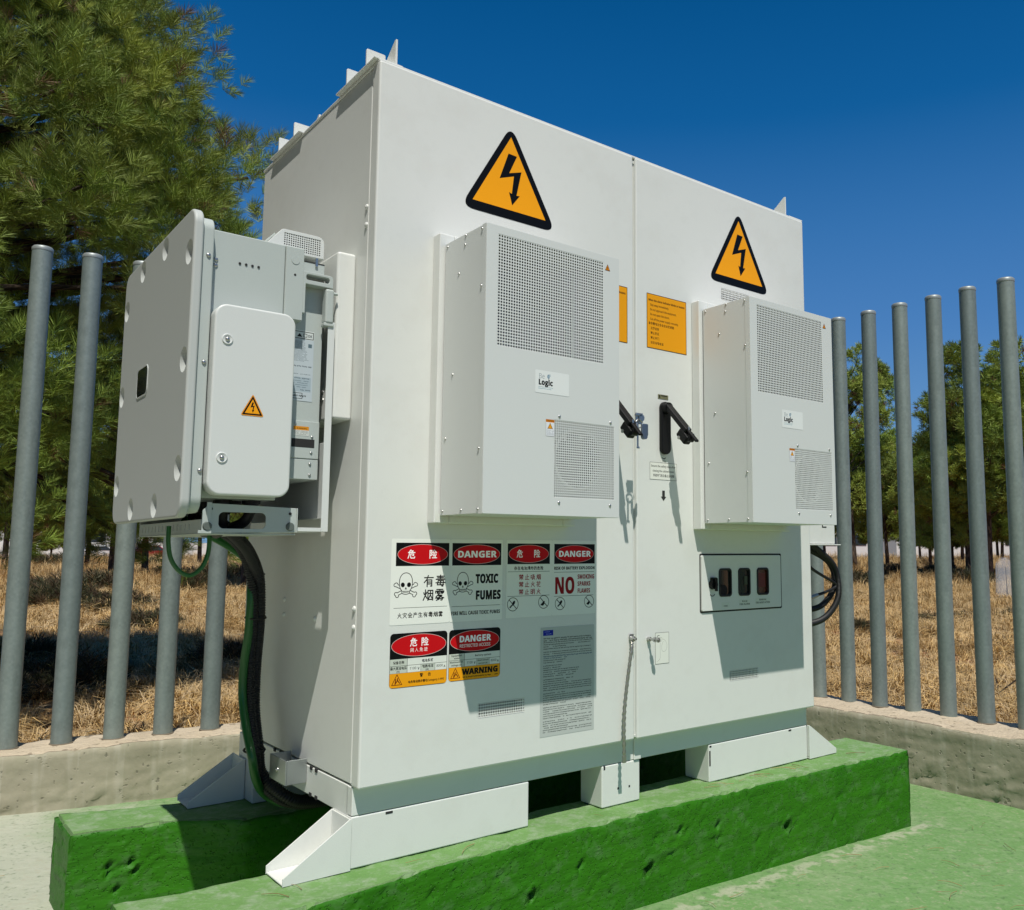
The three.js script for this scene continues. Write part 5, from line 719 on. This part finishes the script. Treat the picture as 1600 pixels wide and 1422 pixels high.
// ---------------------------------------------------------------- far things
const wallWhite = new THREE.MeshStandardMaterial({ color: C(0.7, 0.69, 0.66), roughness: 0.9 }), roofGrey = new THREE.MeshStandardMaterial({ color: C(0.25, 0.26, 0.27), roughness: 0.8 }), paneMat = new THREE.MeshPhysicalMaterial({ color: C(0.03, 0.04, 0.05), roughness: 0.1 });
{
  const o = thing('boundary_wall', 'long low white wall at the far side of the field behind the back fence', 'wall'); o.position.set(18, -0.35, -104); o.rotation.y = -0.16;
  for (let k = 0; k < 12; k++) mesh('panel', bx(-42 + k * 7, -35.05 + k * 7, 0, 1.9, -0.1, 0.1, 0.01), wallWhite, o); for (let k = 0; k <= 12; k++) mesh('pier', bx(-42.28 + k * 7, -41.78 + k * 7, -0.1, 2.05, -0.16, 0.16, 0.01), wallWhite, o);
}
function house(name, text, cat, x, z, turn, w, h, d, bays, wallMat, roofMat) {
  const o = thing(name, text, cat); o.position.set(x, -0.4, z); o.rotation.y = turn; mesh('wall', bx(-w / 2, w / 2, 0, h, -d / 2, d / 2, 0.02), wallMat, o); mesh('roof', bx(-w / 2 - 0.2, w / 2 + 0.2, h + 0.005, h + 0.35, -d / 2 - 0.2, d / 2 + 0.2, 0.03), roofMat, o);
  for (let k = 0; k < bays; k++) { const cx = -w / 2 + (k + 0.5) * w / bays, door = k % 3 === 1, p = mesh(door ? 'door' : 'window', bx(cx - w / bays * 0.28, cx + w / bays * 0.28, door ? 0.02 : h * 0.45, h * 0.8, d / 2 + 0.005, d / 2 + 0.06, 0.01), door ? roofMat : paneMat, o); }
  return o;
}
house('warehouse', 'low white warehouse behind the pines on the far side of the back fence', 'building', 14, -132, -0.12, 34, 4.6, 12, 9, wallWhite, roofGrey);
house('warehouse', 'low white warehouse behind the pines beyond the right-hand fence', 'building', 112, -62, -1.05, 46, 4.2, 14, 12, wallWhite, roofGrey);
{ const or = new THREE.MeshStandardMaterial({ color: C(0.6, 0.13, 0.05), roughness: 0.6 }), p = at(1553, 873, 'y', -0.3); house('site_hut', 'small pale hut with an orange roof at the edge of the field', 'hut', p.x, p.z, -1.05, 2.6, 1.55, 2.2, 2, wallWhite, or); }
function car(text, u, v, turn, paint) {
  const p = at(u, v, 'y', -0.3), o = thing('parked_car', text, 'car'); o.position.set(p.x, -0.33, p.z); o.rotation.y = turn;
  const s = new THREE.Shape(); [[-2.1, 0.35], [-2.12, 0.8], [-1.95, 0.98], [-1.65, 1.02], [-1.2, 1.5], [0.35, 1.54], [1.05, 1.02], [1.85, 0.9], [2.1, 0.7], [2.1, 0.35]].forEach(([a, b], i) => s[i ? 'lineTo' : 'moveTo'](a, b)); s.closePath();
  mesh('body', ext(s, 1.7, 0.06).translate(0, 0, -0.85), paint, o);
  const gl = (pts) => { const q = new THREE.Shape(); pts.forEach(([a, b], i) => q[i ? 'lineTo' : 'moveTo'](a, b)); q.closePath(); return q; };
  for (const zz of [0.852, -0.87]) for (const pts of [[[-1.45, 1.05], [-1.1, 1.42], [-0.45, 1.45], [-0.45, 1.05]], [[-0.38, 1.05], [-0.38, 1.45], [0.3, 1.46], [0.85, 1.05]]]) mesh('window', ext(gl(pts), 0.02, 0.004).translate(0, 0, zz), paneMat, o);
  for (const wx of [-1.3, 1.32]) for (const wz of [0.76, -0.76]) { const w = mesh('wheel', cyl(0.33, 0.33, 0.22, 24, 'z', wx, 0.33, wz), rubber, o); mesh('rim', cyl(0.2, 0.2, 0.235, 16, 'z', wx, 0.33, wz), steel, w); }
  for (const wz of [0.6, -0.6]) mesh('headlight', bx(2.06, 2.13, 0.66, 0.78, wz - 0.18, wz + 0.18, 0.02), paneMat, o);
}
car('white car parked by the low white wall beyond the pines', 155, 876, 0.1, new THREE.MeshPhysicalMaterial({ color: C(0.75, 0.76, 0.78), roughness: 0.3, clearcoat: 1 }));
car('dark red car parked by the low white wall beyond the pines', 238, 876, 0.05, new THREE.MeshPhysicalMaterial({ color: C(0.3, 0.015, 0.02), roughness: 0.3, clearcoat: 1 }));
{
  // clear plastic guard around a sapling
  const p = at(1574, 948, 'y', -0.3), o = thing('tree_guard', 'clear plastic tree guard standing in the dry grass beyond the right-hand fence', 'tree guard'); o.position.set(p.x, -0.33, p.z); o.rotation.y = 0.5;
  const prof = new THREE.CylinderGeometry(0.17, 0.21, 0.92, 20, 6, true).translate(0, 0.46, 0), a = prof.attributes.position; for (let i = 0; i < a.count; i++) { const y = a.getY(i), an = Math.atan2(a.getZ(i), a.getX(i)); a.setX(i, a.getX(i) * (1 + 0.15 * Math.sin(an * 3)) + y * 0.05); a.setY(i, y + (y > 0.9 ? 0.07 * Math.sin(an * 2 + 1) : 0)); } prof.computeVertexNormals();
  mesh('sleeve', prof, new THREE.MeshPhysicalMaterial({ color: C(0.93, 0.94, 0.95), transmission: 0.82, thickness: 0, roughness: 0.16, side: THREE.DoubleSide }), o); mesh('stem', limb([[0, -0.05, 0], [0.02, 0.4, 0.01], [0, 0.8, 0]], 0.012, 0.006, 6, 6), barkMat, o);
}
{ const p = at(1575, 1105, 'y', -0.29), o = mesh('fallen_branch', join([limb([[0, 0, 0], [0.2, 0.06, -0.1], [0.42, 0.05, -0.06], [0.7, 0.12, -0.2]], 0.012, 0.005), limb([[0.42, 0.05, -0.06], [0.5, 0.16, 0.05], [0.62, 0.2, 0.06]], 0.007, 0.003)]), barkMat, scene); o.position.set(p.x - 0.45, p.y + 0.03, p.z); o.userData = { label: 'thin dry branch lying in the grass just beyond the right-hand wall', category: 'branch' }; }

renderer.render(scene, camera);
